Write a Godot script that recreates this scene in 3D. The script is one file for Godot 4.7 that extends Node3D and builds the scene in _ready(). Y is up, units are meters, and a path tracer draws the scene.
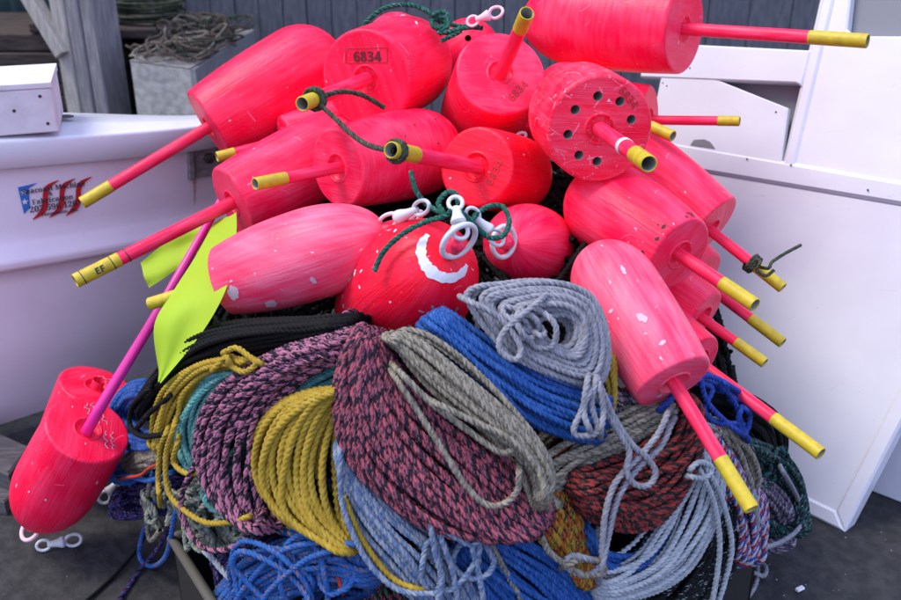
extends Node3D
# Lobster buoys heaped on coils of pot rope between two white boats, in front of a grey board wall.

const HEAP_CENTRE := Vector3(0.01, 0.10, 0.08)
const HEAP_SIZE := Vector3(0.56, 0.74, 0.60)
var rng := RandomNumberGenerator.new()
var names := {}
var ropes := {}
var mats := {}
var noise := FastNoiseLite.new()

# ---------------------------------------------------------------- helpers
func numbered(called: String) -> String:
	var k: int = names.get(called, 0)
	names[called] = k + 1
	return called if k == 0 else "%s_%03d" % [called, k]

func thing(called: String, label: String, category: String, at := Vector3.ZERO, group := "") -> Node3D:
	var o := Node3D.new()
	o.name = numbered(called)
	add_child(o)
	o.position = at
	tag(o, label, category, group)
	return o

func tag(o: Node, label: String, category: String, group := "") -> void:
	o.set_meta("label", label)
	o.set_meta("category", category)
	if group != "":
		o.set_meta("group", group)

func part(called: String, mesh: Mesh, m: Material, parent: Node, at := Transform3D.IDENTITY) -> MeshInstance3D:
	var o := MeshInstance3D.new()
	o.name = called
	o.mesh = mesh
	o.material_override = m
	o.transform = at
	parent.add_child(o, true)
	return o

func structure(called: String, mesh: Mesh, m: Material) -> MeshInstance3D:
	var o := part(called, mesh, m, self)
	o.set_meta("kind", "structure")
	return o

func lin(r: float, g: float, b: float) -> Color:
	return Color(r, g, b).linear_to_srgb()

func mat(color: Color, rough := 0.6, metal := 0.0) -> StandardMaterial3D:
	var m := StandardMaterial3D.new()
	m.albedo_color = color
	m.roughness = rough
	m.metallic = metal
	return m

func tex(img: Image) -> ImageTexture:
	img.generate_mipmaps()
	return ImageTexture.create_from_image(img)

func bump_tex(img: Image, strength: float) -> ImageTexture:
	img.bump_map_to_normal_map(strength)
	return ImageTexture.create_from_image(img)

func vecs(a: Array) -> PackedVector3Array:
	var r := PackedVector3Array()
	for i in range(0, a.size(), 3):
		r.append(Vector3(a[i], a[i + 1], a[i + 2]))
	return r

func catmull(p: PackedVector3Array, t: float, closed := false) -> Vector3:
	# t runs from 0 to 1 along the points
	var n := p.size()
	var segs := n if closed else n - 1
	var f := clampf(t, 0.0, 1.0) * segs
	var i := mini(int(f), segs - 1)
	var u := f - i
	if closed:
		return p[i].cubic_interpolate(p[(i + 1) % n], p[(i + n - 1) % n], p[(i + 2) % n], u)
	return p[i].cubic_interpolate(p[i + 1], p[maxi(i - 1, 0)], p[mini(i + 2, n - 1)], u)

func arrays_mesh(v: PackedVector3Array, nrm: PackedVector3Array, uv: PackedVector2Array, idx: PackedInt32Array) -> ArrayMesh:
	var a := []
	a.resize(Mesh.ARRAY_MAX)
	a[Mesh.ARRAY_VERTEX] = v
	a[Mesh.ARRAY_NORMAL] = nrm
	a[Mesh.ARRAY_TEX_UV] = uv
	a[Mesh.ARRAY_INDEX] = idx
	var m := ArrayMesh.new()
	m.add_surface_from_arrays(Mesh.PRIMITIVE_TRIANGLES, a)
	return m

# A rope: a curve swept with three lobes that twist about one another.
func rope_mesh(ctrl: PackedVector3Array, closed: bool, dia: float, step := 0.0052, pitch_of := 2.6) -> ArrayMesh:
	var total := 0.0
	var rough := 12 * ctrl.size()
	var last := catmull(ctrl, 0.0, closed)
	var cum := PackedFloat32Array([0.0])
	for k in range(1, rough + 1):
		var q := catmull(ctrl, float(k) / rough, closed)
		total += q.distance_to(last)
		cum.append(total)
		last = q
	var n := maxi(4, int(total / step))
	var pts := PackedVector3Array()
	var seek := 0
	for k in n + 1:
		var want := total * k / n
		while seek < rough - 1 and cum[seek + 1] < want:
			seek += 1
		var f := (want - cum[seek]) / maxf(1e-6, cum[seek + 1] - cum[seek])
		pts.append(catmull(ctrl, (seek + f) / rough, closed))
	var v := PackedVector3Array()
	var nr := PackedVector3Array()
	var uv := PackedVector2Array()
	var idx := PackedInt32Array()
	var cnt := (n + 1) * 12
	v.resize(cnt)
	nr.resize(cnt)
	uv.resize(cnt)
	var turns: float = maxf(1.0, roundf(total / (dia * pitch_of) * 3.0)) / 3.0
	var v0 := rng.randf()
	var a0 := rng.randf() * TAU
	var side := Vector3.ZERO
	var r := dia * 0.5
	var at := 0
	var off: Array[float] = [0.0, 40.0, 80.0, 120.0]
	var bend: Array[float] = [-18.0, 24.0, 96.0, 138.0]
	var rad: Array[float] = [0.72, 1.0, 1.0, 0.72]
	for k in n + 1:
		var fwd := (pts[mini(k + 1, n)] - pts[maxi(k - 1, 0)]).normalized()
		if closed and (k == 0 or k == n):
			fwd = (pts[1] - pts[n - 1]).normalized()
		if side == Vector3.ZERO:
			side = fwd.cross(Vector3.UP if absf(fwd.y) < 0.9 else Vector3.RIGHT).normalized()
		else:
			side = (side - fwd * side.dot(fwd)).normalized()
		var other := fwd.cross(side)
		var tw := a0 + TAU * turns * k / n
		for l in 3:
			for j in 4:
				var a := tw + deg_to_rad(120.0 * l + off[j])
				var b := tw + deg_to_rad(120.0 * l + bend[j])
				v[at] = pts[k] + (side * cos(a) + other * sin(a)) * (r * rad[j])
				nr[at] = side * cos(b) + other * sin(b)
				uv[at] = Vector2((l + j / 3.0) / 3.0, v0 + total * k / n / 0.14)
				at += 1
		if k < n:
			var o := k * 12
			for l in 3:
				for j in 3:
					var p := o + l * 4 + j
					idx.append_array(PackedInt32Array([p, p + 12, p + 1, p + 1, p + 12, p + 13]))
	return arrays_mesh(v, nr, uv, idx)

# A plain round tube along points, with rounded-off closed ends.
func tube_mesh(ctrl: PackedVector3Array, r0: float, r1 := -1.0, closed := false, sides := 14, steps := 0) -> ArrayMesh:
	if r1 < 0.0:
		r1 = r0
	var n := steps if steps > 0 else maxi(2, ctrl.size() * 6)
	var st := SurfaceTool.new()
	st.begin(Mesh.PRIMITIVE_TRIANGLES)
	var side := Vector3.ZERO
	var pts := PackedVector3Array()
	for k in n + 1:
		pts.append(catmull(ctrl, float(k) / n, closed))
	var rings := []
	for k in n + 1:
		var fwd := (pts[mini(k + 1, n)] - pts[maxi(k - 1, 0)]).normalized()
		if closed and (k == 0 or k == n):
			fwd = (pts[1] - pts[n - 1]).normalized()
		if side == Vector3.ZERO:
			side = fwd.cross(Vector3.UP if absf(fwd.y) < 0.9 else Vector3.RIGHT).normalized()
		side = (side - fwd * side.dot(fwd)).normalized()
		var other := fwd.cross(side)
		var r := lerpf(r0, r1, float(k) / n)
		if not closed and k == 0:
			rings.append([pts[0] - fwd * r * 0.25, side, other, r * 0.6])
		rings.append([pts[k], side, other, r])
		if not closed and k == n:
			rings.append([pts[n] + fwd * r * 0.25, side, other, r * 0.6])
	for k in rings.size():
		for s in sides + 1:
			var a := TAU * s / sides
			st.set_uv(Vector2(float(s) / sides, float(k) / rings.size()))
			st.add_vertex(rings[k][0] + (rings[k][1] * cos(a) + rings[k][2] * sin(a)) * rings[k][3])
	for k in rings.size() - 1:
		for s in sides:
			var p := k * (sides + 1) + s
			for q in [p, p + sides + 1, p + 1, p + 1, p + sides + 1, p + sides + 2]:
				st.add_index(q)
	if not closed:
		var m := rings.size() * (sides + 1)
		st.add_vertex(rings[0][0])
		st.add_vertex(rings[-1][0])
		var e := (rings.size() - 1) * (sides + 1)
		for s in sides:
			for q in [m, s, s + 1, m + 1, e + s + 1, e + s]:
				st.add_index(q)
	st.generate_normals()
	return st.commit()

# Lathe round the y axis; profile of (radius, height) from one end to the other.
func lathe_mesh(profile: PackedVector2Array, sides := 40, uv_len := 0.35, smooth := true) -> ArrayMesh:
	var v := PackedVector3Array()
	var nr := PackedVector3Array()
	var uv := PackedVector2Array()
	var idx := PackedInt32Array()
	var len := 0.0
	var n := profile.size()
	for k in n:
		if k > 0:
			len += profile[k].distance_to(profile[k - 1])
		var d: Vector2 = profile[mini(k + 1, n - 1)] - profile[maxi(k - 1, 0)]
		var nn := Vector2(d.y, -d.x).normalized()
		for s in sides + 1:
			var a := TAU * s / sides
			v.append(Vector3(cos(a) * profile[k].x, profile[k].y, sin(a) * profile[k].x))
			nr.append(Vector3(cos(a) * nn.x, nn.y, sin(a) * nn.x))
			uv.append(Vector2(float(s) / sides, len / uv_len))
	for k in n - 1:
		for s in sides:
			var p := k * (sides + 1) + s
			idx.append_array(PackedInt32Array([p, p + 1, p + sides + 1, p + 1, p + sides + 2, p + sides + 1]))
	return arrays_mesh(v, nr, uv, idx)

# Flat polygon in the plane given by its points, thickened by `back` (a vector), edges lightly bevelled.
func slab_mesh(poly: PackedVector3Array, back: Vector3, bevel := 0.003) -> ArrayMesh:
	var nrm := -back.normalized()
	var ux := (poly[1] - poly[0]).normalized()
	var uy := nrm.cross(ux)
	var flat := PackedVector2Array()
	for p in poly:
		flat.append(Vector2((p - poly[0]).dot(ux), (p - poly[0]).dot(uy)))
	if Geometry2D.is_polygon_clockwise(flat):
		flat.reverse()
	var inner := flat
	var shrunk := Geometry2D.offset_polygon(flat, -bevel, Geometry2D.JOIN_MITER)
	if bevel > 0.0 and shrunk.size() == 1 and shrunk[0].size() == flat.size():
		# match start points
		var best := 0
		for k in flat.size():
			if shrunk[0][k].distance_to(flat[0]) < shrunk[0][best].distance_to(flat[0]):
				best = k
		inner = PackedVector2Array()
		for k in flat.size():
			inner.append(shrunk[0][(best + k) % flat.size()])
		if Geometry2D.is_polygon_clockwise(inner):
			inner = flat
	else:
		bevel = 0.0
	var at := func(q: Vector2, d: float) -> Vector3: return poly[0] + ux * q.x + uy * q.y - nrm * d
	var depth := back.length()
	var st := SurfaceTool.new()
	st.begin(Mesh.PRIMITIVE_TRIANGLES)
	st.set_smooth_group(-1)
	var tri := Geometry2D.triangulate_polygon(inner)
	for k in range(0, tri.size(), 3):
		for q in [tri[k], tri[k + 2], tri[k + 1]]:
			st.set_uv(inner[q])
			st.add_vertex(at.call(inner[q], 0.0))
	tri = Geometry2D.triangulate_polygon(flat)
	for k in range(0, tri.size(), 3):
		for q in [tri[k], tri[k + 1], tri[k + 2]]:
			st.set_uv(flat[q])
			st.add_vertex(at.call(flat[q], depth))
	var n := flat.size()
	for k in n:
		var k2 := (k + 1) % n
		var rows := [[inner[k], inner[k2], 0.0], [flat[k], flat[k2], bevel], [flat[k], flat[k2], depth]]
		for j in 2:
			if j == 0 and bevel == 0.0:
				continue
			var a: Vector3 = at.call(rows[j][0], rows[j][2])
			var b: Vector3 = at.call(rows[j][1], rows[j][2])
			var c: Vector3 = at.call(rows[j + 1][0], rows[j + 1][2])
			var d: Vector3 = at.call(rows[j + 1][1], rows[j + 1][2])
			for q in [a, b, c, b, d, c]:
				st.set_uv(Vector2(q.x + q.z, q.y))
				st.add_vertex(q)
	st.generate_normals()
	return st.commit()

# Box with bevelled edges, centred on x and z, standing on y = 0 (a beam, a board, a plate).
func board_mesh(size: Vector3, bevel := 0.004) -> ArrayMesh:
	var h := size * 0.5
	var poly := PackedVector3Array([Vector3(-h.x, 0, h.z), Vector3(h.x, 0, h.z), Vector3(h.x, size.y, h.z), Vector3(-h.x, size.y, h.z)])
	return slab_mesh(poly, Vector3(0, 0, -size.z), bevel)

# Surface through rows of points (each row a curve), smooth along and across.
func loft_mesh(rows: Array, along := 24, across := 1) -> ArrayMesh:
	var st := SurfaceTool.new()
	st.begin(Mesh.PRIMITIVE_TRIANGLES)
	var total := (rows.size() - 1) * across
	for k in total + 1:
		var r := mini(k / across, rows.size() - 2)
		var f := float(k - r * across) / across
		for s in along + 1:
			var a := catmull(rows[r], float(s) / along)
			var b := catmull(rows[r + 1], float(s) / along)
			st.set_uv(Vector2(float(s) / along, float(k) / total))
			st.add_vertex(a.lerp(b, f))
	for k in total:
		for s in along:
			var p := k * (along + 1) + s
			for q in [p, p + 1, p + along + 1, p + 1, p + along + 2, p + along + 1]:
				st.add_index(q)
	st.generate_normals()
	return st.commit()

# ---------------------------------------------------------------- materials
func rope_material(kind: String, c: Array, fleck: Color, share: float) -> void:
	var w := 54
	var h := 192
	var img := Image.create(w, h, false, Image.FORMAT_RGB8)
	var mottled := kind in ["purple", "burg", "red", "orange", "tealdark", "purplewhite", "confetti"]
	var r := RandomNumberGenerator.new()
	r.seed = hash(kind)
	var cells := {}
	for y in h:
		for x in w:
			var strand := int(3.0 * x / w)
			var fu := fposmod(3.0 * x / w, 1.0)
			var base: Color = c[strand]
			var yarn := int(floor(fu * 5.0 + y / 19.2))
			var key := Vector3i(strand, posmod(yarn, 10), int((y + yarn * 3) / 6.0))
			if not cells.has(key):
				cells[key] = [r.randf(), r.randf(), r.randi() % 3, r.randf()]
			if mottled and cells[key][3] < .14:
				base = c[cells[key][2]]
			if cells[key][0] < share:
				base = fleck
			var k: float = 0.86 + 0.22 * cells[key][1] + 0.10 * sin((fu * 5.0 + y / 19.2) * TAU)
			k *= 0.94 + 0.12 * r.randf()
			k *= 0.78
			var g := Color(base.r * k, base.g * k, base.b * k).linear_to_srgb()
			img.set_pixel(x, y, g)
	var m := StandardMaterial3D.new()
	m.albedo_texture = tex(img)
	m.roughness = 0.68
	m.metallic_specular = 0.3
	m.normal_enabled = true
	m.normal_texture = mats.yarn
	m.normal_scale = 0.8
	ropes[kind] = m

func make_rope_materials() -> void:
	var img := Image.create(36, 128, false, Image.FORMAT_RGB8)
	for y in 128:
		for x in 36:
			var fu := fposmod(3.0 * x / 36, 1.0)
			var k := 0.5 + 0.5 * sin((fu * 4.0 + y / 16.0) * TAU)
			img.set_pixel(x, y, Color(k, k, k))
	mats.yarn = bump_tex(img, 1.2)
	var K := func(r: float, g: float, b: float) -> Color: return Color(r, g, b)
	var put := func(kind: String, a: Color, b: Color, c: Color, fl: Color, share: float) -> void: rope_material(kind, [a, b, c], fl, share)
	put.call("black", K.call(.005, .005, .006), K.call(.006, .006, .007), K.call(.004, .005, .005), K.call(.010, .010, .011), .1)
	put.call("blue", K.call(.022, .105, .40), K.call(.028, .12, .44), K.call(.020, .095, .36), K.call(.07, .18, .48), .16)
	put.call("navyblue", K.call(.012, .05, .2), K.call(.014, .06, .22), K.call(.01, .045, .18), K.call(.03, .08, .25), .15)
	put.call("bluecord", K.call(.03, .08, .42), K.call(.03, .08, .42), K.call(.025, .07, .38), K.call(.06, .12, .45), .1)
	put.call("blueor", K.call(.035, .145, .46), K.call(.042, .155, .50), K.call(.034, .135, .43), K.call(.42, .17, .13), .07)
	put.call("blueyel", K.call(.03, .10, .42), K.call(.03, .10, .42), K.call(.45, .40, .05), K.call(.03, .1, .45), .2)
	put.call("yellow", K.call(.50, .33, .035), K.call(.53, .36, .04), K.call(.47, .30, .03), K.call(.55, .40, .08), .12)
	put.call("teal", K.call(.10, .36, .34), K.call(.13, .40, .37), K.call(.09, .32, .31), K.call(.3, .5, .48), .15)
	put.call("teal2", K.call(.045, .17, .17), K.call(.055, .19, .19), K.call(.04, .15, .15), K.call(.10, .25, .25), .15)
	put.call("purple", K.call(.52, .19, .29), K.call(.022, .017, .030), K.call(.42, .15, .24), K.call(.018, .014, .026), .20)
	put.call("burg", K.call(.56, .12, .16), K.call(.026, .018, .032), K.call(.36, .11, .16), K.call(.05, .032, .055), .22)
	put.call("tan", K.call(.36, .32, .25), K.call(.41, .365, .29), K.call(.29, .26, .20), K.call(.16, .145, .11), .2)
	put.call("brown", K.call(.15, .12, .10), K.call(.18, .145, .12), K.call(.12, .10, .085), K.call(.22, .12, .11), .2)
	put.call("grey", K.call(.36, .36, .41), K.call(.40, .40, .45), K.call(.33, .33, .37), K.call(.25, .25, .28), .15)
	put.call("cream", K.call(.33, .33, .28), K.call(.36, .34, .27), K.call(.16, .24, .20), K.call(.12, .12, .09), .2)
	put.call("lightblue", K.call(.17, .25, .43), K.call(.31, .36, .46), K.call(.14, .21, .38), K.call(.38, .43, .50), .2)
	put.call("white", K.call(.50, .54, .58), K.call(.54, .58, .62), K.call(.46, .50, .54), K.call(.36, .38, .42), .12)
	put.call("red", K.call(.42, .050, .045), K.call(.03, .026, .026), K.call(.30, .050, .045), K.call(.028, .026, .026), .22)
	put.call("redplain", K.call(.6, .06, .03), K.call(.6, .06, .03), K.call(.55, .05, .03), K.call(.6, .1, .05), .1)
	put.call("orange", K.call(.52, .27, .03), K.call(.46, .10, .02), K.call(.46, .30, .04), K.call(.06, .025, .05), .18)
	put.call("rwb", K.call(.48, .05, .06), K.call(.58, .58, .62), K.call(.05, .10, .42), K.call(.55, .55, .6), .14)
	put.call("purplewhite", K.call(.10, .07, .16), K.call(.42, .40, .46), K.call(.05, .05, .11), K.call(.4, .25, .22), .14)
	put.call("tealdark", K.call(.02, .10, .10), K.call(.010, .016, .018), K.call(.015, .05, .05), K.call(.28, .33, .30), .10)
	put.call("navy", K.call(.05, .05, .22), K.call(.12, .05, .15), K.call(.012, .012, .035), K.call(.3, .25, .4), .07)
	put.call("blackdot", K.call(.010, .010, .012), K.call(.010, .012, .012), K.call(.010, .010, .012), K.call(.35, .42, .42), .07)
	put.call("confetti", K.call(.012, .014, .012), K.call(.04, .10, .05), K.call(.02, .016, .02), K.call(.45, .06, .14), .2)
	put.call("green", K.call(.012, .12, .085), K.call(.015, .14, .10), K.call(.010, .10, .07), K.call(.12, .28, .22), .15)
	put.call("weedy", K.call(.05, .07, .045), K.call(.07, .09, .06), K.call(.04, .055, .035), K.call(.14, .14, .10), .2)

# Brushed fluorescent paint: streaks along the buoy, chalky worn places and chips down to white foam.
func paint_material(kind: String, fresh: Color, chalk: Color, chalkiness: float, chips: float, seed_: int, round_strokes := false, scratches := 12) -> void:
	var w := 512
	var h := 384
	var img := Image.create(w, h, false, Image.FORMAT_RGB8)
	var hgt := Image.create(w, h, false, Image.FORMAT_RGB8)
	noise.seed = seed_
	noise.noise_type = FastNoiseLite.TYPE_SIMPLEX_SMOOTH
	noise.fractal_type = FastNoiseLite.FRACTAL_NONE
	noise.frequency = 1.0
	for y in h:
		for x in w:
			var a := TAU * x / w
			var cu := cos(a)
			var su := sin(a)
			var v := float(y) / h
			var streak := noise.get_noise_3d(cu * 9.0, su * 9.0, v * 4.0)
			var fine := noise.get_noise_3d(cu * 30.0, su * 30.0, v * 7.0 + 40.0)
			if round_strokes:
				streak = noise.get_noise_3d(cu * 1.3, su * 1.3, v * 34.0)
				fine = noise.get_noise_3d(cu * 2.2, su * 2.2, v * 90.0 + 40.0)
			var grain := noise.get_noise_3d(cu * 48.0, su * 48.0, v * 120.0)
			# dry-brush scratches slanting across the strokes
			var slant := noise.get_noise_3d(cu * 3.0 + v * 9.0, su * 3.0 - v * 9.0, v * 2.0 + 200.0)
			var patch := noise.get_noise_3d(cu * 1.6, su * 1.6, v * 5.0 + 9.0)
			var q := clampf(chalkiness + 0.24 * streak + 0.16 * fine + 0.40 * patch + 0.16 * slant + 0.05 * grain, 0.0, 1.0)
			var c := fresh.lerp(chalk, q)
			var chip := noise.get_noise_3d(cu * 4.6, su * 4.6, v * 14.0 + 77.0) + 0.35 * noise.get_noise_3d(cu * 17.0, su * 17.0, v * 50.0)
			var hh := 0.5 + 0.20 * streak + 0.20 * fine + 0.16 * grain
			if chip > 1.0 - chips:
				c = Color(.62, .60, .62)
				hh -= 0.3
			elif chip > 0.98 - chips:
				c = chalk
			var scuff := noise.get_noise_3d(cu * 26.0 + 5.0, su * 26.0, v * 90.0)
			if scuff > 0.90 - chips * 0.12:
				c = c.lerp(Color(.75, .52, .56), 0.6)
			img.set_pixel(x, y, c.linear_to_srgb())
			hgt.set_pixel(x, y, Color(hh, hh, hh))
	var sr := RandomNumberGenerator.new()
	sr.seed = seed_
	for k in scratches:
		var at := Vector2(sr.randf() * w, sr.randf() * h)
		var dir := Vector2.RIGHT.rotated(sr.randf() * TAU)
		var bend := sr.randf_range(-.12, .12)
		var tone := chalk.lerp(Color(.85, .62, .68), sr.randf_range(.2, .9))
		var wide := sr.randi_range(0, 1)
		for j in sr.randi_range(4, 26):
			at += dir
			dir = dir.rotated(bend * sr.randf())
			for q in wide + 1:
				var px := Vector2i(posmod(int(at.x) + q, w), posmod(int(at.y), h))
				img.set_pixelv(px, img.get_pixelv(px).lerp(tone.linear_to_srgb(), sr.randf_range(.3, .9)))
	var m := StandardMaterial3D.new()
	m.albedo_texture = tex(img)
	m.roughness = 0.40
	m.metallic_specular = 0.36
	m.normal_enabled = true
	m.normal_texture = bump_tex(hgt, 2.0)
	m.normal_scale = 0.5
	mats[kind] = m

func noise_material(called: String, a: Color, b: Color, scale: Vector3, rough: float, seed_: int, bump := 1.0, contrast := 1.0, octaves := 4, specks := 0) -> void:
	var n := FastNoiseLite.new()
	n.seed = seed_
	n.fractal_octaves = octaves
	n.frequency = 0.02
	var img := Image.create(256, 256, false, Image.FORMAT_RGB8)
	var hgt := Image.create(256, 256, false, Image.FORMAT_RGB8)
	var tile := n.get_seamless_image(256, 256)
	for y in 256:
		for x in 256:
			var k := clampf((tile.get_pixel(x, y).r - 0.5) * contrast + 0.5, 0.0, 1.0)
			img.set_pixel(x, y, a.lerp(b, k).linear_to_srgb())
			hgt.set_pixel(x, y, Color(k, k, k))
	var sr := RandomNumberGenerator.new()
	sr.seed = seed_
	for k in specks:
		var p := Vector2(sr.randf() * 256, sr.randf() * 256)
		var long := sr.randf() < .25
		var tone := Color(.30, .27, .25).linear_to_srgb()
		var run := Vector2.RIGHT.rotated(sr.randf() * TAU)
		for j in (sr.randi_range(4, 14) if long else 1):
			p += run
			var px := Vector2i(posmod(int(p.x), 256), posmod(int(p.y), 256))
			img.set_pixelv(px, img.get_pixelv(px).lerp(tone, sr.randf_range(.1, .3) if long else sr.randf_range(.2, .8)))
	var m := StandardMaterial3D.new()
	m.albedo_texture = tex(img)
	m.roughness = rough
	m.uv1_triplanar = true
	m.uv1_world_triplanar = true
	m.uv1_scale = scale
	if bump > 0.0:
		m.normal_enabled = true
		m.normal_texture = bump_tex(hgt, 2.0)
		m.normal_scale = bump
	mats[called] = m

func make_materials() -> void:
	make_rope_materials()
	paint_material("pink_fresh", Color(.96, .004, .054), Color(.96, .044, .130), .26, -.12, 11)
	paint_material("pink_worn", Color(.95, .007, .067), Color(.95, .075, .172), .32, -.08, 23)
	paint_material("pink_faded", Color(.94, .035, .110), Color(.93, .160, .260), .48, .02, 31)
	paint_material("pink_chipped", Color(.92, .003, .026), Color(.94, .022, .070), .24, -.02, 47)
	paint_material("pink_round", Color(.95, .006, .063), Color(.95, .066, .158), .28, -.10, 59, true)
	paint_material("pink_scuffed", Color(.95, .006, .044), Color(.95, .085, .165), .32, .02, 71, false, 380)
	mats.spindle = mats.pink_worn
	mats.stamp = mat(lin(.50, .008, .022), .6)
	mats.stamp_dark = mat(lin(.11, .010, .014), .7)
	mats.magenta = mat(lin(.80, .03, .30), .35)
	noise_material("tip", Color(.60, .46, .012), Color(.44, .33, .02), Vector3(14, 14, 14), .5, 5, .5, 1.6)
	mats.bore = mat(lin(.30, .29, .26), .8)
	mats.hatch = mat(lin(.05, .05, .055), .5)
	mats.plastic = mat(lin(.62, .62, .64), .4)
	mats.plastic_pink = mat(lin(.80, .52, .56), .4)
	noise_material("gelcoat", Color(.67, .66, .72), Color(.72, .71, .77), Vector3(2, 2, 2), .28, 8, .10, 1.5, 4, 26)
	noise_material("gelcoat_dull", Color(.79, .68, .76), Color(.85, .75, .82), Vector3(1.5, 1.5, 1.5), .5, 9, .2, 1.5, 4, 30)
	noise_material("painted_wood", Color(.62, .57, .60), Color(.74, .70, .73), Vector3(3, 3, 3), .65, 10, .4, 1.6, 4, 60)
	noise_material("asphalt", Color(.018, .018, .020), Color(.036, .035, .037), Vector3(5, 5, 5), .85, 12, 1.0, 1.8, 5)
	noise_material("barn_board", Color(.085, .089, .108), Color(.118, .121, .140), Vector3(9, .9, 9), .8, 13, .6, 1.8)
	noise_material("barn_board_b", Color(.078, .082, .098), Color(.108, .111, .128), Vector3(9, .9, 9), .8, 33, .6, 1.8)
	noise_material("barn_board_c", Color(.092, .095, .112), Color(.126, .128, .144), Vector3(9, .9, 9), .8, 34, .6, 1.8)
	noise_material("grey_timber", Color(.15, .14, .15), Color(.27, .255, .26), Vector3(16, 1.2, 16), .85, 14, .8, 1.8)
	noise_material("pale_timber", Color(.30, .27, .24), Color(.43, .40, .36), Vector3(16, 1.2, 16), .85, 15, .8, 1.8)
	noise_material("dark_timber", Color(.030, .022, .018), Color(.075, .052, .045), Vector3(1.4, 14, 14), .9, 16, .8, 1.8)
	noise_material("deck_timber", Color(.055, .052, .055), Color(.11, .10, .105), Vector3(2, 14, 14), .9, 17, .8, 1.8)
	noise_material("green_metal", Color(.010, .030, .032), Color(.016, .044, .046), Vector3(3, 3, 3), .45, 18, .1, 1.2)
	noise_material("crate_paint", Color(.27, .265, .25), Color(.44, .43, .40), Vector3(5, 5, 5), .8, 19, .5, 2.0)
	noise_material("galvanised", Color(.20, .19, .20), Color(.34, .32, .33), Vector3(12, 12, 12), .5, 20, .3, 1.8)
	mats.galvanised.metallic = .5
	mats.screw = mat(lin(.05, .035, .03), .6, .3)
	noise_material("rust", Color(.34, .20, .13), Color(.46, .33, .26), Vector3(20, 20, 20), .8, 21, .4, 1.6)
	mats.white_paint = mat(lin(.72, .71, .74), .4)
	mats.pane = mat(lin(.20, .205, .22), .25)
	mats.black_plastic = mat(lin(.022, .020, .018), .55)
	mats.crate_rim = mat(lin(.09, .085, .07), .6)
	var f := StandardMaterial3D.new()
	f.albedo_color = lin(.70, .99, .042)
	f.roughness = .55
	f.backlight_enabled = true
	f.backlight = lin(.55, .85, .03)
	var weave := Image.create(64, 64, false, Image.FORMAT_RGB8)
	var high := Image.create(64, 64, false, Image.FORMAT_RGB8)
	for y in 64:
		for x in 64:
			var k := 0.5 + 0.25 * sin(x * TAU / 4.0) + 0.25 * sin(y * TAU / 4.0)
			high.set_pixel(x, y, Color(k, k, k))
			k = 0.86 + 0.14 * k
			weave.set_pixel(x, y, Color(k, k, k))
	f.albedo_texture = tex(weave)
	f.normal_enabled = true
	f.normal_texture = bump_tex(high, 2.0)
	f.normal_scale = .5
	f.uv1_scale = Vector3(14, 26, 1)
	mats.flag = f
	mats.decal_red = mat(lin(.50, .012, .02), .45)
	mats.decal_blue = mat(lin(.03, .16, .50), .45)
	mats.decal_white = mat(lin(.72, .72, .76), .45)
	mats.decal_black = mat(lin(.02, .02, .035), .5)
	mats.foam = mat(lin(.30, .31, .27), .8)
	mats.worn_foam = mat(lin(.66, .40, .47), .75)
	mats.chip_dark = mat(lin(.05, .02, .025), .7)
	mats.pen = mat(lin(.55, .48, .60), .6)

# ---------------------------------------------------------------- buoys
func buoy(face: Vector3, axis: Vector3, stick: float, R: float, L: float, fr: float, tip: float, nose: float, r: float, paint: String, label: String, holes := PackedVector2Array()) -> Node3D:
	var o := thing("lobster_buoy", label, "buoy", face - axis * L, "pink lobster buoys")
	var x := (Vector3.RIGHT - axis * axis.x)
	if x.length() < 0.2:
		x = Vector3.BACK - axis * axis.z
	x = x.normalized()
	o.basis = Basis(x, axis, x.cross(axis))
	# profile, nose at y = 0
	var p := PackedVector2Array()
	var a := L * nose
	for k in 15:
		var t := float(k) / 14
		var y := a * (1.0 - cos(t * PI * 0.5))
		p.append(Vector2(R * maxf(0.10, pow(sin(t * PI * 0.5), 0.92)), y))
	for k in range(1, 9):
		var t := float(k) / 8
		p.append(Vector2(R * (1.0 - (1.0 - fr) * pow(t, 2.3)), lerpf(a, L - 0.005, t)))
	var re := R * fr
	for k in range(1, 6):
		var t := PI * 0.5 * k / 5
		p.append(Vector2(re - 0.005 * (1.0 - cos(t)), L - 0.005 + 0.005 * sin(t)))
	var last := re - 0.005
	var collar := PackedVector2Array([Vector2(.0222, L + .0002), Vector2(.0214, L + .0012), Vector2(.0200, L + .0012), Vector2(.0190, L - .0005), Vector2(.0180, L - .0050), Vector2(.0140, L - .0058), Vector2(.0070, L - .0058)])
	var b := part("body", lathe_mesh(p, 56), mats[paint], o)
	part("face", drilled_face(last, .023, L, holes), mats[paint], b)
	collar.insert(0, Vector2(.023, L))
	part("collar", lathe_mesh(collar, 40), mats[paint], b)
	# spindle: a hollow stick through the body with a painted tip
	var end := L + stick - tip
	if stick > 0.0:
		var s := part("spindle", lathe_mesh(PackedVector2Array([Vector2(r, L - .02), Vector2(r, L + .01), Vector2(r * 1.01, (L + end) * .5), Vector2(r, end)]), 20), mats.spindle, o)
		if tip > 0.0:
			var e := L + stick
			var ro := r + .0005
			part("tip", lathe_mesh(PackedVector2Array([Vector2(r * .98, end - .001), Vector2(ro, end - .001), Vector2(ro, end), Vector2(ro, e - .001), Vector2(ro - .001, e), Vector2(ro - .0018, e), Vector2(ro - .0020, e - .0015)]), 20), mats.tip, s)
			part("bore", lathe_mesh(PackedVector2Array([Vector2(ro - .0020, e - .0015), Vector2(ro - .0022, e - .003), Vector2(ro - .0022, e - .10), Vector2(.0001, e - .10)]), 16), mats.bore, s)
	return o

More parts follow.
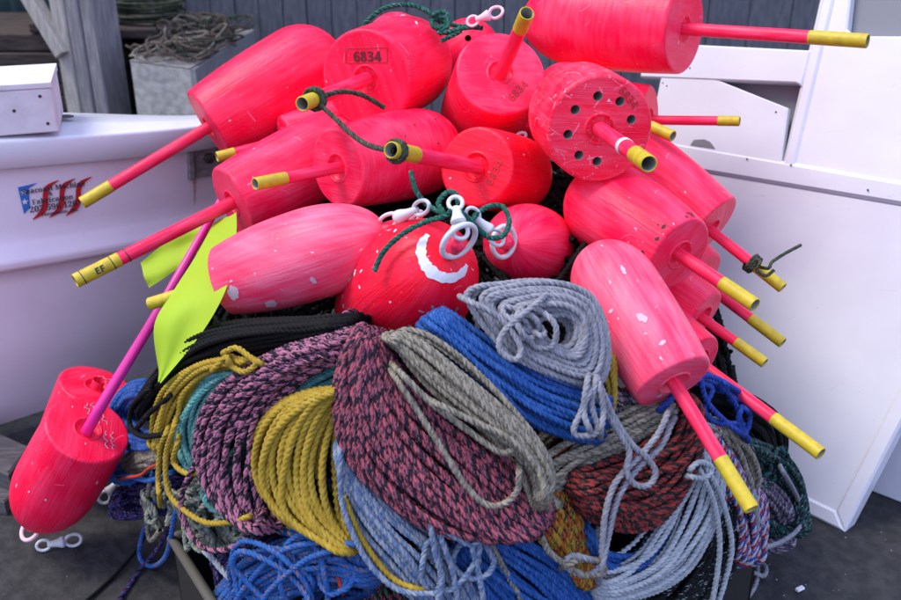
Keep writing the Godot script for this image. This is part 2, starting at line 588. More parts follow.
# The flat end of a buoy with round holes left open.
func drilled_face(r_out: float, r_in: float, L: float, holes: PackedVector2Array) -> ArrayMesh:
	var spin := rng.randf() * TAU
	var pts := PackedVector2Array()
	for k in 56:
		pts.append(Vector2.RIGHT.rotated(TAU * k / 56) * r_out)
	for k in 40:
		pts.append(Vector2.RIGHT.rotated(TAU * k / 40) * r_in)
	for q in holes:
		for k in 14:
			pts.append(q + Vector2.RIGHT.rotated(TAU * k / 14) * .0066)
	for i in range(-12, 13):
		for j in range(-12, 13):
			var g := Vector2(i, j) * .0065 + Vector2(.0013 * sin(j * 5.0), .0013 * sin(i * 7.0))
			if g.length() > r_out - .004 or g.length() < r_in + .004:
				continue
			var free := true
			for q in holes:
				if g.distance_to(q) < .0092:
					free = false
			if free:
				pts.append(g)
	var tri := Geometry2D.triangulate_delaunay(pts)
	var v := PackedVector3Array()
	var nr := PackedVector3Array()
	var uv := PackedVector2Array()
	var idx := PackedInt32Array()
	for q in pts:
		v.append(Vector3(q.x, L, q.y))
		nr.append(Vector3.UP)
		uv.append(q.rotated(spin) * 2.4 + Vector2(spin, spin * .7))
	for k in range(0, tri.size(), 3):
		var c := (pts[tri[k]] + pts[tri[k + 1]] + pts[tri[k + 2]]) / 3.0
		var open := c.length() < r_in * .99
		for q in holes:
			if c.distance_to(q) < .0064:
				open = true
		if not open:
			var turn := (pts[tri[k + 1]] - pts[tri[k]]).cross(pts[tri[k + 2]] - pts[tri[k]])
			idx.append_array(PackedInt32Array([tri[k], tri[k + 1], tri[k + 2]] if turn > 0.0 else [tri[k], tri[k + 2], tri[k + 1]]))
	return arrays_mesh(v, nr, uv, idx)

func buoy_radius(R: float, L: float, fr: float, nose: float, y: float) -> float:
	var a := L * nose
	if y >= a:
		return R * (1.0 - (1.0 - fr) * pow(clampf((y - a) / (L - .005 - a), 0.0, 1.0), 2.3))
	var t := acos(1.0 - y / a) / (PI * 0.5)
	return R * maxf(.10, pow(sin(t * PI * .5), .92))

# Paint flaked off in a small ragged spot at height y (from the nose) and angle a round the axis.
func flake(o: Node3D, dims: Array, y: float, a: float, wide: float, tall: float, m: String) -> void:
	var R: float = dims[0]
	var L: float = dims[1]
	var ring := 20
	var ph := rng.randf() * TAU
	var v := PackedVector3Array()
	var nr := PackedVector3Array()
	var uv := PackedVector2Array()
	var idx := PackedInt32Array()
	for k in ring + 1:
		var q := Vector2.ZERO
		if k > 0:
			var t := TAU * k / ring
			q = Vector2(cos(t) * wide, sin(t) * tall) * (1.0 + .22 * sin(2.0 * t + ph) + .12 * sin(5.0 * t + ph * 2.0))
		var yy := clampf(y + q.y, .004, L - .004)
		var r := buoy_radius(R, L, dims[2], dims[3], yy) + .0007
		var an := a + q.x / maxf(r, .02)
		v.append(Vector3(cos(an) * r, yy, sin(an) * r))
		nr.append(Vector3(cos(an), 0, sin(an)))
		uv.append(q)
	for k in ring:
		idx.append_array(PackedInt32Array([0, 1 + k, 1 + (k + 1) % ring]))
	part("flaked_spot", arrays_mesh(v, nr, uv, idx), mats[m], o)

# The flat eye of the spindle that pokes out of the nose, with the ring of a white plastic clip through it.
func nose_eye(o: Node3D, turn: float, ring := true, len := 0.034, ring_r := 0.021, ring_mat := "plastic") -> void:
	var st := SurfaceTool.new()
	st.begin(Mesh.PRIMITIVE_TRIANGLES)
	var pts := PackedVector3Array([Vector3(0, .03, 0), Vector3(0, 0, 0), Vector3(0, -len * .6, 0), Vector3(0, -len, 0)])
	st.append_from(tube_mesh(pts, .0125, .0115, false, 16), 0, Transform3D(Basis.from_scale(Vector3(1.0, 1, .85)), Vector3.ZERO))
	part("eye", st.commit(), mats.pink_worn, o, Transform3D(Basis(Vector3.UP, turn), Vector3.ZERO))
	if ring:
		var c := PackedVector3Array()
		for k in 10:
			var a := TAU * k / 10
			c.append(Vector3(cos(a) * ring_r, sin(a) * ring_r, 0))
		part("ring", tube_mesh(c, .0036, -1, true, 10, 40), mats[ring_mat], o, Transform3D(Basis(Vector3.UP, turn) * Basis(Vector3.UP, PI / 2), Basis(Vector3.UP, turn) * Vector3(0, -len * .72, 0)) * Transform3D(Basis(Vector3.RIGHT, .5), Vector3(0, -ring_r * .45, 0)))

# Digits stamped in the face: (right, up) in metres from its centre, turned by degrees.
func stamp(o: Node3D, L: float, text: String, right: float, up: float, turn: float, size: float, m: String, gap := 1.0) -> void:
	var d := Vector2.RIGHT.rotated(deg_to_rad(turn))
	for k in text.length():
		var t := TextMesh.new()
		t.text = text[k]
		t.font = mats.font_bold
		t.font_size = 64
		t.pixel_size = size / 46.0
		t.depth = .0008
		var shift := (k - (text.length() - 1) * .5) * size * .80 * gap
		var pos := Vector2(right, up) + d * shift
		# face axes: x to the right, -z up, y outward
		var b := Basis(Vector3(d.x, 0, -d.y), Vector3(-d.y, 0, -d.x), Vector3.UP)
		part("stamped_digit", t, mats[m], o, Transform3D(b, Vector3(pos.x, L + .0006, -pos.y)))

func line_on_face(o: Node3D, L: float, pts: Array, m: String, r := .0007) -> void:
	var c := PackedVector3Array()
	for q in pts:
		c.append(Vector3(q.x, L + .0006, -q.y))
	part("pen_stroke", tube_mesh(c, r, -1, false, 5, pts.size() * 3), mats[m], o)

# ---------------------------------------------------------------- ropes
func heap_normal(p: Vector3) -> Vector3:
	return ((p - HEAP_CENTRE) / (HEAP_SIZE * HEAP_SIZE)).normalized()

# A hank or coil: turns of one rope laid side by side between two guide curves, closing through the heap behind.
func hank(called: String, label: String, kind: String, A: PackedVector3Array, B: PackedVector3Array, bulge: float, layers: int, closed: bool, dia: float, count: int) -> Node3D:
	var mid := (A[A.size() / 2] + B[B.size() / 2]) * .5
	var o := thing(called, label, "rope", mid, "coils of pot rope")
	var under := SurfaceTool.new()
	under.begin(Mesh.PRIMITIVE_TRIANGLES)
	var any_under := false
	for layer in layers:
		var n := count if layer == 0 else count
		for k in n:
			var t0 := (k + .5 + (.45 if layer % 2 == 1 else 0.0)) / n if n > 1 else .5
			t0 = clampf(t0 + rng.randf_range(-.22, .22) / n, 0.01, 0.99)
			var ctrl := PackedVector3Array()
			var steps := A.size() + 1 if not closed else A.size() * 2
			var ph := rng.randf() * TAU
			var ph2 := rng.randf() * TAU
			var wob := rng.randf_range(.2, 1.0) * .9 / maxf(n, 4)
			var rise := rng.randf_range(-.0015, .0035) if layer == 0 else rng.randf_range(-.003, .001)
			if rng.randf() < .20:
				rise += rng.randf_range(.002, .006)
				wob *= 2.6
			for s in steps + (0 if closed else 1):
				var f := float(s) / steps
				var t := clampf(t0 + wob * sin(f * 5.0 + ph), 0.0, 1.0)
				var p := catmull(A, f, closed).lerp(catmull(B, f, closed), t)
				var nn := heap_normal(p)
				p += nn * (bulge * 4.0 * t * (1.0 - t) + rise + .0022 * sin(f * 9.0 + ph2) - layer * dia * .86)
				p.y = maxf(p.y, dia * .55)
				ctrl.append(p)
			if not closed and n > 1:
				var a := ctrl[0]
				var b := ctrl[ctrl.size() - 1]
				var deep := .045 + .012 * layer
				var backs: Array[Vector3] = [b - heap_normal(b) * deep * .8 + (b - ctrl[ctrl.size() - 2]).normalized() * .012, b.lerp(a, .3) - heap_normal(b.lerp(a, .3)) * deep * 1.7, b.lerp(a, .7) - heap_normal(b.lerp(a, .7)) * deep * 1.7, a - heap_normal(a) * deep * .8 + (a - ctrl[1]).normalized() * .012]
				for q in backs:
					q.y = maxf(q.y, .012)
					ctrl.append(q)
			for q in ctrl.size():
				ctrl[q] -= mid
			var mesh := rope_mesh(ctrl, closed or n > 1, dia, dia * .42 if layer == 0 else dia * .95)
			if layer == 0:
				part("rope_turn", mesh, ropes[kind], o)
			else:
				under.append_from(mesh, 0, Transform3D.IDENTITY)
				any_under = true
	if any_under:
		var u := part("inner_turns", under.commit(), ropes[kind], o)
		u.set_meta("kind", "stuff")
	return o

func loose_end(o: Node3D, kind: String, dia: float, pts: PackedVector3Array) -> void:
	for q in pts.size():
		pts[q] -= o.position
	part("loose_end", rope_mesh(pts, false, dia, dia * .5), ropes[kind], o)

# Slack loops thrown over a patch of the heap.
func slack_loops(o: Node3D, kind: String, dia: float, centre: Vector3, ux: Vector3, uy: Vector3, count: int, r0: float, r1: float, thick: float) -> void:
	var nn := heap_normal(centre)
	var ex := (ux - nn * ux.dot(nn)).normalized()
	var ey := nn.cross(ex)
	for k in count:
		var c := centre + ux * rng.randf_range(-.8, .8) + uy * rng.randf_range(-.8, .8)
		var r := rng.randf_range(r0, r1)
		var squash := rng.randf_range(.4, 1.0)
		var turn := rng.randf() * TAU
		var ctrl := PackedVector3Array()
		var ph := rng.randf() * TAU
		for s in 9:
			var a := TAU * s / 9
			var w := 1.0 + .22 * sin(2.0 * a + ph) + rng.randf_range(-.1, .1)
			var q := Vector2(cos(a) * r * w, sin(a) * r * w * squash).rotated(turn)
			var p := c + ex * q.x + ey * q.y
			# follow the round of the heap
			var d := p - centre
			p -= nn * d.length_squared() * 1.1
			p += nn * (thick * float(k) / count + .006 * sin(a * 2.0 + ph * 3.0))
			p.y = maxf(p.y, dia * .6)
			ctrl.append(p - o.position)
		part("rope_turn", rope_mesh(ctrl, true, dia, dia * .5), ropes[kind], o)

# ---------------------------------------------------------------- the place
func _ready() -> void:
	rng.seed = 4177
	make_camera_and_light()
	make_materials()
	var bold := SystemFont.new()
	bold.font_names = PackedStringArray(["Droid Sans"])
	bold.font_weight = 700
	mats.font_bold = bold
	var serif := SystemFont.new()
	serif.font_names = PackedStringArray(["Droid Serif"])
	serif.font_weight = 700
	mats.font_serif = serif
	make_ground()
	make_barn()
	make_left_boat()
	make_right_boat()
	make_heap_core()
	make_ropes()
	make_buoys()
	make_lines()

func make_camera_and_light() -> void:
	var cam := Camera3D.new()
	cam.name = "camera"
	add_child(cam)
	cam.position = Vector3(0, 1.06, 1.62)
	cam.rotation_degrees = Vector3(-25, 0, 0)
	cam.fov = 34.515
	cam.near = .05
	cam.far = 60
	var lens := CameraAttributesPhysical.new()
	lens.frustum_focal_length = 35.0 / (2.0 * tan(deg_to_rad(34.515 * .5)))
	lens.frustum_focus_distance = 1.32
	lens.frustum_near = .05
	lens.frustum_far = 60.0
	lens.exposure_aperture = 9.0
	cam.attributes = lens
	cam.fov = 34.515
	cam.far = 60
	cam.current = true
	var env := Environment.new()
	env.background_mode = Environment.BG_SKY
	var sky := Sky.new()
	var sm := ProceduralSkyMaterial.new()
	sm.sky_top_color = Color(.70, .765, .95)
	sm.sky_horizon_color = Color(.77, .815, .94)
	sm.ground_horizon_color = Color(.35, .35, .38)
	sm.ground_bottom_color = Color(.18, .18, .19)
	sky.sky_material = sm
	env.sky = sky
	env.background_energy_multiplier = 1.0
	env.tonemap_mode = Environment.TONE_MAPPER_LINEAR
	env.tonemap_exposure = 2.05
	env.sdfgi_enabled = true
	env.ssao_enabled = true
	env.ssil_enabled = true
	var we := WorldEnvironment.new()
	we.name = "world_environment"
	we.environment = env
	add_child(we)
	var sun := DirectionalLight3D.new()
	sun.name = "sun"
	sun.light_energy = .5
	sun.light_color = Color(1.0, .98, .95)
	sun.light_angular_distance = 26
	sun.shadow_enabled = true
	add_child(sun)
	sun.look_at_from_position(Vector3(-1.5, 2.7, .1), Vector3.ZERO, Vector3.UP)

func make_ground() -> void:
	var pm := PlaneMesh.new()
	pm.size = Vector2(60, 60)
	structure("ground", pm, mats.asphalt)
	# grit and chips on the asphalt
	var st := SurfaceTool.new()
	st.begin(Mesh.PRIMITIVE_TRIANGLES)
	for k in 500:
		var r := rng.randf_range(.0008, .0022)
		var p := Vector3(rng.randf_range(-1.2, 1.2), 0, rng.randf_range(-.1, 1.0))
		var b := Basis(Vector3.UP, rng.randf() * TAU).scaled(Vector3(r, r * .6, r * rng.randf_range(.6, 1.4)))
		st.append_from(mats_pebble(), 0, Transform3D(b, p))
	var g := part("gravel", st.commit(), mats.galvanised, self)
	g.set_meta("kind", "stuff")
	tag(g, "fine grit scattered over the dark asphalt", "grit")
	var c := board_mesh(Vector3(.014, .004, .007), .001)
	var chip := part("paint_chip", c, mats.white_paint, self, Transform3D(Basis(Vector3.UP, .5), Vector3(0.5500, 0.0040, 0.4352)))
	tag(chip, "small white paint chip lying on the asphalt", "paint chip")
	# blocking timbers under the skiff
	var beam := part("timber", slab_mesh(vecs([-1.004, 0.070, -0.014, -0.770, 0.070, 0.130, -0.774, 0.070, 0.217, -1.017, 0.070, 0.076]), Vector3(0, -.07, 0), .004), mats.deck_timber, self)
	tag(beam, "dark weathered timber lying on top beside the hull foot", "timber", "blocking timbers")
	var low := part("timber_001", slab_mesh(vecs([-0.985, 0.030, 0.083, -0.765, 0.030, 0.179, -0.778, 0.030, 0.244, -0.974, 0.030, 0.179]), Vector3(0, -.028, 0), .003), mats.deck_timber, self)
	tag(low, "low dark timber flat on asphalt under the upper timber", "timber", "blocking timbers")

var pebble: ArrayMesh
func mats_pebble() -> ArrayMesh:
	if pebble == null:
		var s := SphereMesh.new()
		s.radius = 1.0
		s.height = 2.0
		s.radial_segments = 5
		s.rings = 2
		var st := SurfaceTool.new()
		st.create_from(s, 0)
		pebble = st.commit()
	return pebble

func make_barn() -> void:
	var wall := thing("barn_wall", "blue-grey wall of upright boards behind the pile", "wall", Vector3(0, 0, -1.95))
	part("backing", board_mesh(Vector3(5.2, 2.6, .03), .002), mats.barn_board, wall, Transform3D(Basis.IDENTITY, Vector3(1.35, 0, -.03)))
	var x := -1.03
	while x < 3.9:
		var w := .088 if x < .55 else .152
		w *= rng.randf_range(.94, 1.06)
		var b := board_mesh(Vector3(w - .003, 2.6, .022), .0012)
		part("board", b, mats[["barn_board", "barn_board_b", "barn_board_c"][rng.randi() % 3]], wall, Transform3D(Basis(Vector3.FORWARD, rng.randf_range(-.001, .001)), Vector3(x + w * .5, 0, rng.randf_range(0, .004))))
		x += w
	var trim := part("corner_trim", board_mesh(Vector3(.026, 2.6, .04), .003), mats.white_paint, wall, Transform3D(Basis.IDENTITY, Vector3(-1.05, 0, .012)))
	trim.set_meta("label", "narrow white corner trim")
	# ribbed dark green sheet wall further left
	var sheet := thing("metal_wall", "dark green ribbed metal wall above stacked lumber", "wall", Vector3(-2.3, 0, -1.98))
	var st := SurfaceTool.new()
	st.begin(Mesh.PRIMITIVE_TRIANGLES)
	for k in 16:
		var x0 := -1.2 + k * .151
		var prof := [Vector2(x0, 0), Vector2(x0 + .10, 0), Vector2(x0 + .112, .018), Vector2(x0 + .139, .018), Vector2(x0 + .151, 0)]
		for j in 4:
			var a: Vector2 = prof[j]
			var b2: Vector2 = prof[j + 1]
			for q in [Vector3(a.x, 0, a.y), Vector3(a.x, 2.6, a.y), Vector3(b2.x, 2.6, b2.y), Vector3(a.x, 0, a.y), Vector3(b2.x, 2.6, b2.y), Vector3(b2.x, 0, b2.y)]:
				st.add_vertex(q)
	st.generate_normals()
	part("sheet", st.commit(), mats.green_metal, sheet)
	# stacked lumber under it
	var stack := thing("lumber_stack", "dark stack of old lumber below the green metal wall", "lumber", Vector3(-1.78, 0, -1.72))
	var y := 0.0
	for row in 9:
		var h := rng.randf_range(.045, .06)
		for k in 3:
			var l := rng.randf_range(1.2, 1.5)
			part("plank", board_mesh(Vector3(l, h - .004, .14), .004), mats.dark_timber, stack, Transform3D(Basis(Vector3.UP, rng.randf_range(-.04, .04)), Vector3(rng.randf_range(-.1, .1), y, .16 - k * .155)))
		y += h
		if row % 3 == 2:
			for k in 3:
				part("spacer", board_mesh(Vector3(.08, .03, .48), .003), mats.dark_timber, stack, Transform3D(Basis.IDENTITY, Vector3(-.5 + k * .5, y, .0)))
			y += .03
	# post of the lean-to
	var post := thing("timber_post", "weathered grey timber post with diagonal brace behind the skiff", "post", Vector3(-1.0948, 0.0000, -1.3634))
	var turn := Basis(Vector3.UP, -.42)
	part("pale_face", board_mesh(Vector3(.055, 1.9, .11), .004), mats.pale_timber, post, Transform3D(turn, turn * Vector3(-.054, 0, 0)))
	part("grey_board", board_mesh(Vector3(.05, 1.9, .10), .004), mats.grey_timber, post, Transform3D(turn, turn * Vector3(.0, 0, .002)))
	part("grey_board", board_mesh(Vector3(.05, 1.9, .10), .004), mats.grey_timber, post, Transform3D(turn, turn * Vector3(.052, 0, -.003)))
	part("brace", board_mesh(Vector3(.045, .75, .04), .004), mats.pale_timber, post, Transform3D(turn * Basis(Vector3.BACK, .55), Vector3(-.07, .50, .03)))
	# old crate with a heap of slack rope on it
	var k := [Vector3(-0.7281, 0.5041, -1.0999), Vector3(-0.9290, 0.4993, -1.2080), Vector3(-0.6644, 0.4456, -1.7346)]
	var cr := thing("wooden_crate", "scuffed whitish wooden crate carrying a heap of old rope", "crate", Vector3(k[0].x, 0, k[0].z))
	var ex: Vector3 = k[1] - k[0]
	var ez: Vector3 = k[2] - k[0]
	ex.y = 0
	ez.y = 0
	var top: float = k[0].y
	var fn := ex.cross(Vector3.UP).normalized()
	if fn.z < 0:
		fn = -fn
	for j in 3:
		var y0 := j * top / 3.0
		part("front_board", slab_mesh(PackedVector3Array([Vector3(0, y0, 0), ex + Vector3(0, y0, 0), ex + Vector3(0, y0 + top / 3.0 - .002, 0), Vector3(0, y0 + top / 3.0 - .002, 0)]), -fn * .02, .002), mats.crate_paint, cr)
		var sn := ez.cross(Vector3.UP).normalized()
		if sn.x < 0:
			sn = -sn
		part("side_board", slab_mesh(PackedVector3Array([Vector3(0, y0, 0) - fn * .021, ez + Vector3(0, y0, 0), ez + Vector3(0, y0 + top / 3.0 - .002, 0), Vector3(0, y0 + top / 3.0 - .002, 0) - fn * .021]), -sn * .02, .002), mats.grey_timber, cr)
	part("lid", slab_mesh(PackedVector3Array([Vector3(0, top + .003, 0), ex + Vector3(0, top + .003, 0), ex + ez + Vector3(0, top + .003, 0), ez + Vector3(0, top + .003, 0)]), Vector3(0, -.004, 0), 0.0), mats.grey_timber, cr)
	var heap := thing("rope_heap", "tangled heap of dull old rope on the wooden crate", "rope", Vector3(k[0].x, top, k[0].z))
	for n in 60:
		var c := ex * rng.randf_range(.1, .9) + ez * rng.randf_range(.12, .80)
		var r := rng.randf_range(.035, .10)
		var pts := PackedVector3Array()
		var ph := rng.randf() * TAU
		var hump := (1.0 - pow(absf((c - (ex * .5 + ez * .35)).length()) / .45, 2.0)) * .06
		for s in 9:
			var a := TAU * s / 9
			var w := 1.0 + .3 * sin(2.0 * a + ph)
			pts.append(c + Vector3(cos(a) * r * w, maxf(.012, hump * rng.randf_range(.3, 1.0) + .03 * sin(a + ph)), sin(a) * r * w * .8))
		part("rope_turn", rope_mesh(pts, true, .008, .009), ropes[["brown", "weedy", "tan", "brown", "weedy", "brown"][n % 6]], heap)
	# dark bundle beside the crate
	var roll := thing("rope_coil", "small dark coil of rope lying behind the timber post", "rope", Vector3(-.98, .56, -1.62), "")
	for n in 10:
		var pts := PackedVector3Array()
		var r := rng.randf_range(.07, .12)
		for s in 9:
			var a := TAU * s / 9
			pts.append(Vector3(cos(a) * r, n * .006 + rng.randf_range(0, .008), sin(a) * r * .9))
		part("rope_turn", rope_mesh(pts, true, .011, .009), ropes.weedy, roll)
	var shelf := part("shelf_plank", board_mesh(Vector3(.36, .03, .3), .004), mats.dark_timber, self, Transform3D(Basis.IDENTITY, Vector3(-.98, .522, -1.62)))
	tag(shelf, "dark plank carrying the small dark rope coil", "plank")
	for sx in [-.13, .13]:
		part("leg", board_mesh(Vector3(.05, .522, .25), .004), mats.dark_timber, shelf, Transform3D(Basis.IDENTITY, Vector3(sx, -.523, 0)))

func make_left_boat() -> void:
	var boat := thing("skiff", "white skiff with red, white and blue decal on its hull", "boat", Vector3(-.9, 0, -.3))
	var back := Transform3D(Basis.IDENTITY, -boat.position)
	var hull := [vecs([-1.634, 0.594, 0.337, -1.214, 0.575, 0.141, -0.795, 0.559, -0.026, -0.496, 0.539, -0.214, -0.402, 0.534, -0.363, -0.346, 0.534, -0.543]),
		vecs([-1.640, 0.517, 0.363, -1.220, 0.501, 0.159, -0.807, 0.486, -0.020, -0.515, 0.469, -0.213, -0.412, 0.465, -0.365, -0.356, 0.465, -0.545]),
		vecs([-1.646, 0.440, 0.389, -1.226, 0.426, 0.177, -0.818, 0.414, -0.015, -0.535, 0.399, -0.212, -0.423, 0.396, -0.367, -0.366, 0.396, -0.547]),
		vecs([-1.644, 0.417, 0.406, -1.224, 0.405, 0.191, -0.817, 0.393, -0.004, -0.536, 0.379, -0.203, -0.422, 0.376, -0.359, -0.365, 0.376, -0.539]),
		vecs([-1.641, 0.401, 0.421, -1.221, 0.389, 0.204, -0.815, 0.378, 0.006, -0.536, 0.364, -0.194, -0.419, 0.361, -0.351, -0.363, 0.361, -0.531]),
		vecs([-1.643, 0.387, 0.424, -1.223, 0.375, 0.206, -0.818, 0.365, 0.006, -0.540, 0.351, -0.195, -0.422, 0.348, -0.352, -0.365, 0.348, -0.532]),
		vecs([-1.652, 0.373, 0.412, -1.232, 0.361, 0.192, -0.828, 0.351, -0.010, -0.552, 0.338, -0.212, -0.432, 0.335, -0.370, -0.375, 0.335, -0.550]),
		vecs([-1.661, 0.292, 0.433, -1.241, 0.283, 0.205, -0.843, 0.275, -0.010, -0.575, 0.265, -0.217, -0.446, 0.263, -0.379, -0.388, 0.263, -0.559]),
		vecs([-1.676, 0.164, 0.469, -1.256, 0.159, 0.227, -0.865, 0.155, -0.008, -0.612, 0.149, -0.223, -0.467, 0.148, -0.391, -0.408, 0.148, -0.571]),
		vecs([-1.698, 0.023, 0.495, -1.278, 0.023, 0.237, -0.896, 0.022, -0.020, -0.658, 0.021, -0.243, -0.497, 0.021, -0.418, -0.437, 0.021, -0.598])]
	var hl := part("hull", loft_mesh(hull, 40, 3), mats.gelcoat_dull, boat, back)
	var wash := [vecs([-1.660, 0.598, 0.116, -1.220, 0.578, -0.084, -0.814, 0.560, -0.191, -0.496, 0.537, -0.259, -0.410, 0.532, -0.404, -0.360, 0.532, -0.544]),
		vecs([-1.660, 0.648, 0.120, -1.220, 0.628, -0.080, -0.814, 0.610, -0.187, -0.496, 0.587, -0.255, -0.410, 0.582, -0.400, -0.360, 0.582, -0.540]),
		vecs([-1.619, 0.645, 0.343, -1.199, 0.625, 0.153, -0.777, 0.607, -0.007, -0.471, 0.585, -0.191, -0.384, 0.580, -0.337, -0.329, 0.580, -0.517]),
		vecs([-1.617, 0.644, 0.346, -1.197, 0.624, 0.156, -0.775, 0.606, -0.003, -0.470, 0.584, -0.188, -0.382, 0.579, -0.334, -0.327, 0.579, -0.514]),
		vecs([-1.616, 0.639, 0.348, -1.196, 0.619, 0.158, -0.774, 0.601, -0.001, -0.469, 0.579, -0.186, -0.381, 0.574, -0.332, -0.326, 0.574, -0.512]),
		vecs([-1.623, 0.591, 0.361, -1.203, 0.572, 0.165, -0.785, 0.556, -0.003, -0.486, 0.536, -0.191, -0.391, 0.531, -0.340, -0.336, 0.531, -0.520]),
		vecs([-1.626, 0.586, 0.358, -1.206, 0.568, 0.162, -0.787, 0.552, -0.007, -0.489, 0.532, -0.195, -0.394, 0.527, -0.344, -0.338, 0.527, -0.524]),
		vecs([-1.640, 0.586, 0.328, -1.220, 0.568, 0.131, -0.802, 0.552, -0.037, -0.503, 0.532, -0.226, -0.408, 0.527, -0.374, -0.353, 0.527, -0.554])]
	var wb := part("washboard", loft_mesh(wash, 40, 2), mats.gelcoat, boat, back)
	# deck fitting hole
	part("deck_plate", lathe_mesh(PackedVector2Array([Vector2(.018, 0), Vector2(.018, .002), Vector2(.014, .003), Vector2(.0001, .0035)]), 18), mats.hatch, wb, Transform3D(Basis.from_scale(Vector3(1, 1, .6)), Vector3(-0.7175, 0.6100, -0.1489)))
	# bracket with bolt, rust run below
	var bb := Basis(Vector3(0.8609, -0.0484, -0.5065), Vector3(0.0642, 0.9978, 0.0138), Vector3(0.5047, -0.0444, 0.8621))
	var br := part("bracket", slab_mesh(PackedVector3Array([Vector3(-.032, -.037, .006), Vector3(.034, -.037, .006), Vector3(.034, .037, .006), Vector3(-.032, .037, .006)]), Vector3(0, 0, -.012), .002), mats.galvanised, boat, back * Transform3D(bb, Vector3(-0.4837, 0.5082, -0.2268)))
	part("bracket_lip", board_mesh(Vector3(.012, .076, .02), .002), mats.galvanised, br, Transform3D(Basis.IDENTITY, Vector3(-.032, -.038, .004)))
	part("bolt", lathe_mesh(PackedVector2Array([Vector2(.011, 0), Vector2(.011, .006), Vector2(.008, .009), Vector2(.0001, .010)]), 6), mats.screw, br, Transform3D(Basis(Vector3.RIGHT, PI / 2), Vector3(.004, .002, .006)))
	var run := vecs([-0.507, 0.474, -0.215, -0.511, 0.445, -0.219, -0.516, 0.410, -0.223])
	var st := SurfaceTool.new()
	st.begin(Mesh.PRIMITIVE_TRIANGLES)
	var sx := bb.x
	var prev := []
	for k in 13:
		var p := catmull(run, k / 12.0)
		var w := .0035 * (1.0 - k / 14.0) * rng.randf_range(.6, 1.2)
		var row := [p - sx * w, p + sx * w]
		if k > 0:
			for q in [prev[0], prev[1], row[0], prev[1], row[1], row[0]]:
				st.add_vertex(q)
		prev = row
	st.generate_normals()
	part("rust_run", st.commit(), mats.rust, hl)
	# decal: blue corner with stars, three red stripes, black serif lettering
	var d := part("decal", slab_mesh(PackedVector3Array([Vector3(-.075, .040, .0022), Vector3(-.028, .046, .0022), Vector3(-.050, .034, .0022), Vector3(-.052, -.014, .0022), Vector3(-.069, -.030, .0022)]), Vector3(0, 0, -.0006), 0.0), mats.decal_blue, boat, back * Transform3D(bb.scaled_local(Vector3(.70, .74, 1)), Vector3(-0.7329, 0.4794, -0.0627)))
	for s in [Vector2(-.0635, .026), Vector2(-.0635, .002)]:
		var star := PackedVector3Array()
		for k in 10:
			var a := PI / 2 + TAU * k / 10
			var r := .0085 if k % 2 == 0 else .0037
			star.append(Vector3(s.x + cos(a) * r, s.y + sin(a) * r, .0032))
		part("star", slab_mesh(star, Vector3(0, 0, -.0006), 0.0), mats.decal_white, d)
	for k in 3:
		var x0 := -.012 + k * .041
		var mid := PackedVector3Array([Vector3(x0 - .038, -.046, 0), Vector3(x0 - .014, -.030, 0), Vector3(x0 - .003, -.008, 0), Vector3(x0 + .000, .016, 0), Vector3(x0 + .010, .036, 0), Vector3(x0 + .036, .048, 0)])
		var half: Array[float] = [.001, .0075, .0065, .006, .0065, .001]
		var sp := PackedVector3Array()
		for j in 13:
			var p := catmull(mid, j / 12.0)
			var w := lerpf(half[mini(int(j / 12.0 * 5), 4)], half[mini(int(j / 12.0 * 5) + 1, 5)], fposmod(j / 12.0 * 5, 1.0) if j < 12 else 1.0)
			sp.append(p + Vector3(-w, w * .4, .0042))
		for j in range(12, -1, -1):
			var p := catmull(mid, j / 12.0)
			var w := lerpf(half[mini(int(j / 12.0 * 5), 4)], half[mini(int(j / 12.0 * 5) + 1, 5)], fposmod(j / 12.0 * 5, 1.0) if j < 12 else 1.0)
			sp.append(p + Vector3(w, -w * .4, .0042))
		part("stripe", slab_mesh(sp, Vector3(0, 0, -.0006), 0.0), mats.decal_red, d)
	for row in [["Seacoast Machine", .010, .031, .0125], ["&", .000, .016, .010], ["Fabrication", .004, .001, .0125], ["207 596 1207", .010, -.017, .0155], ["Thomaston, Me.", .018, -.034, .0085]]:
		var t := TextMesh.new()
		t.text = row[0]
		t.font = mats.font_serif
		t.font_size = 64
		t.pixel_size = row[3] / 46.0
		t.depth = .0005
		part("lettering", t, mats.decal_black, d, Transform3D(Basis(Vector3.BACK, .03), Vector3(row[1], row[2], .0052)))
	# white wooden box on the washboard
	var bx := thing("wooden_box", "white painted wooden box with rusty screws on the skiff's washboard", "box", Vector3(-0.8530, 0.6120, -0.0690))
	bx.rotation.y = .30
	var rows := [["front_board", Vector3(.30, .076, .018), Vector3(0, 0, .07)], ["back_board", Vector3(.30, .076, .018), Vector3(0, 0, -.07)], ["side_board", Vector3(.018, .076, .118), Vector3(.141, 0, 0)], ["side_board", Vector3(.018, .076, .118), Vector3(-.141, 0, 0)], ["lid", Vector3(.304, .012, .162), Vector3(0, .0765, 0)]]
	for r in rows:
		part(r[0], board_mesh(r[1], .002), mats.painted_wood, bx, Transform3D(Basis.IDENTITY, r[2]))
	for s in [Vector2(.13, .064), Vector2(.135, .016), Vector2(.02, .064), Vector2(.085, .042)]:
		part("screw", lathe_mesh(PackedVector2Array([Vector2(.0030, 0), Vector2(.0028, .0008), Vector2(.0001, .0012)]), 8), mats.screw, bx, Transform3D(Basis(Vector3.RIGHT, PI / 2), Vector3(s.x, s.y, .0792)))

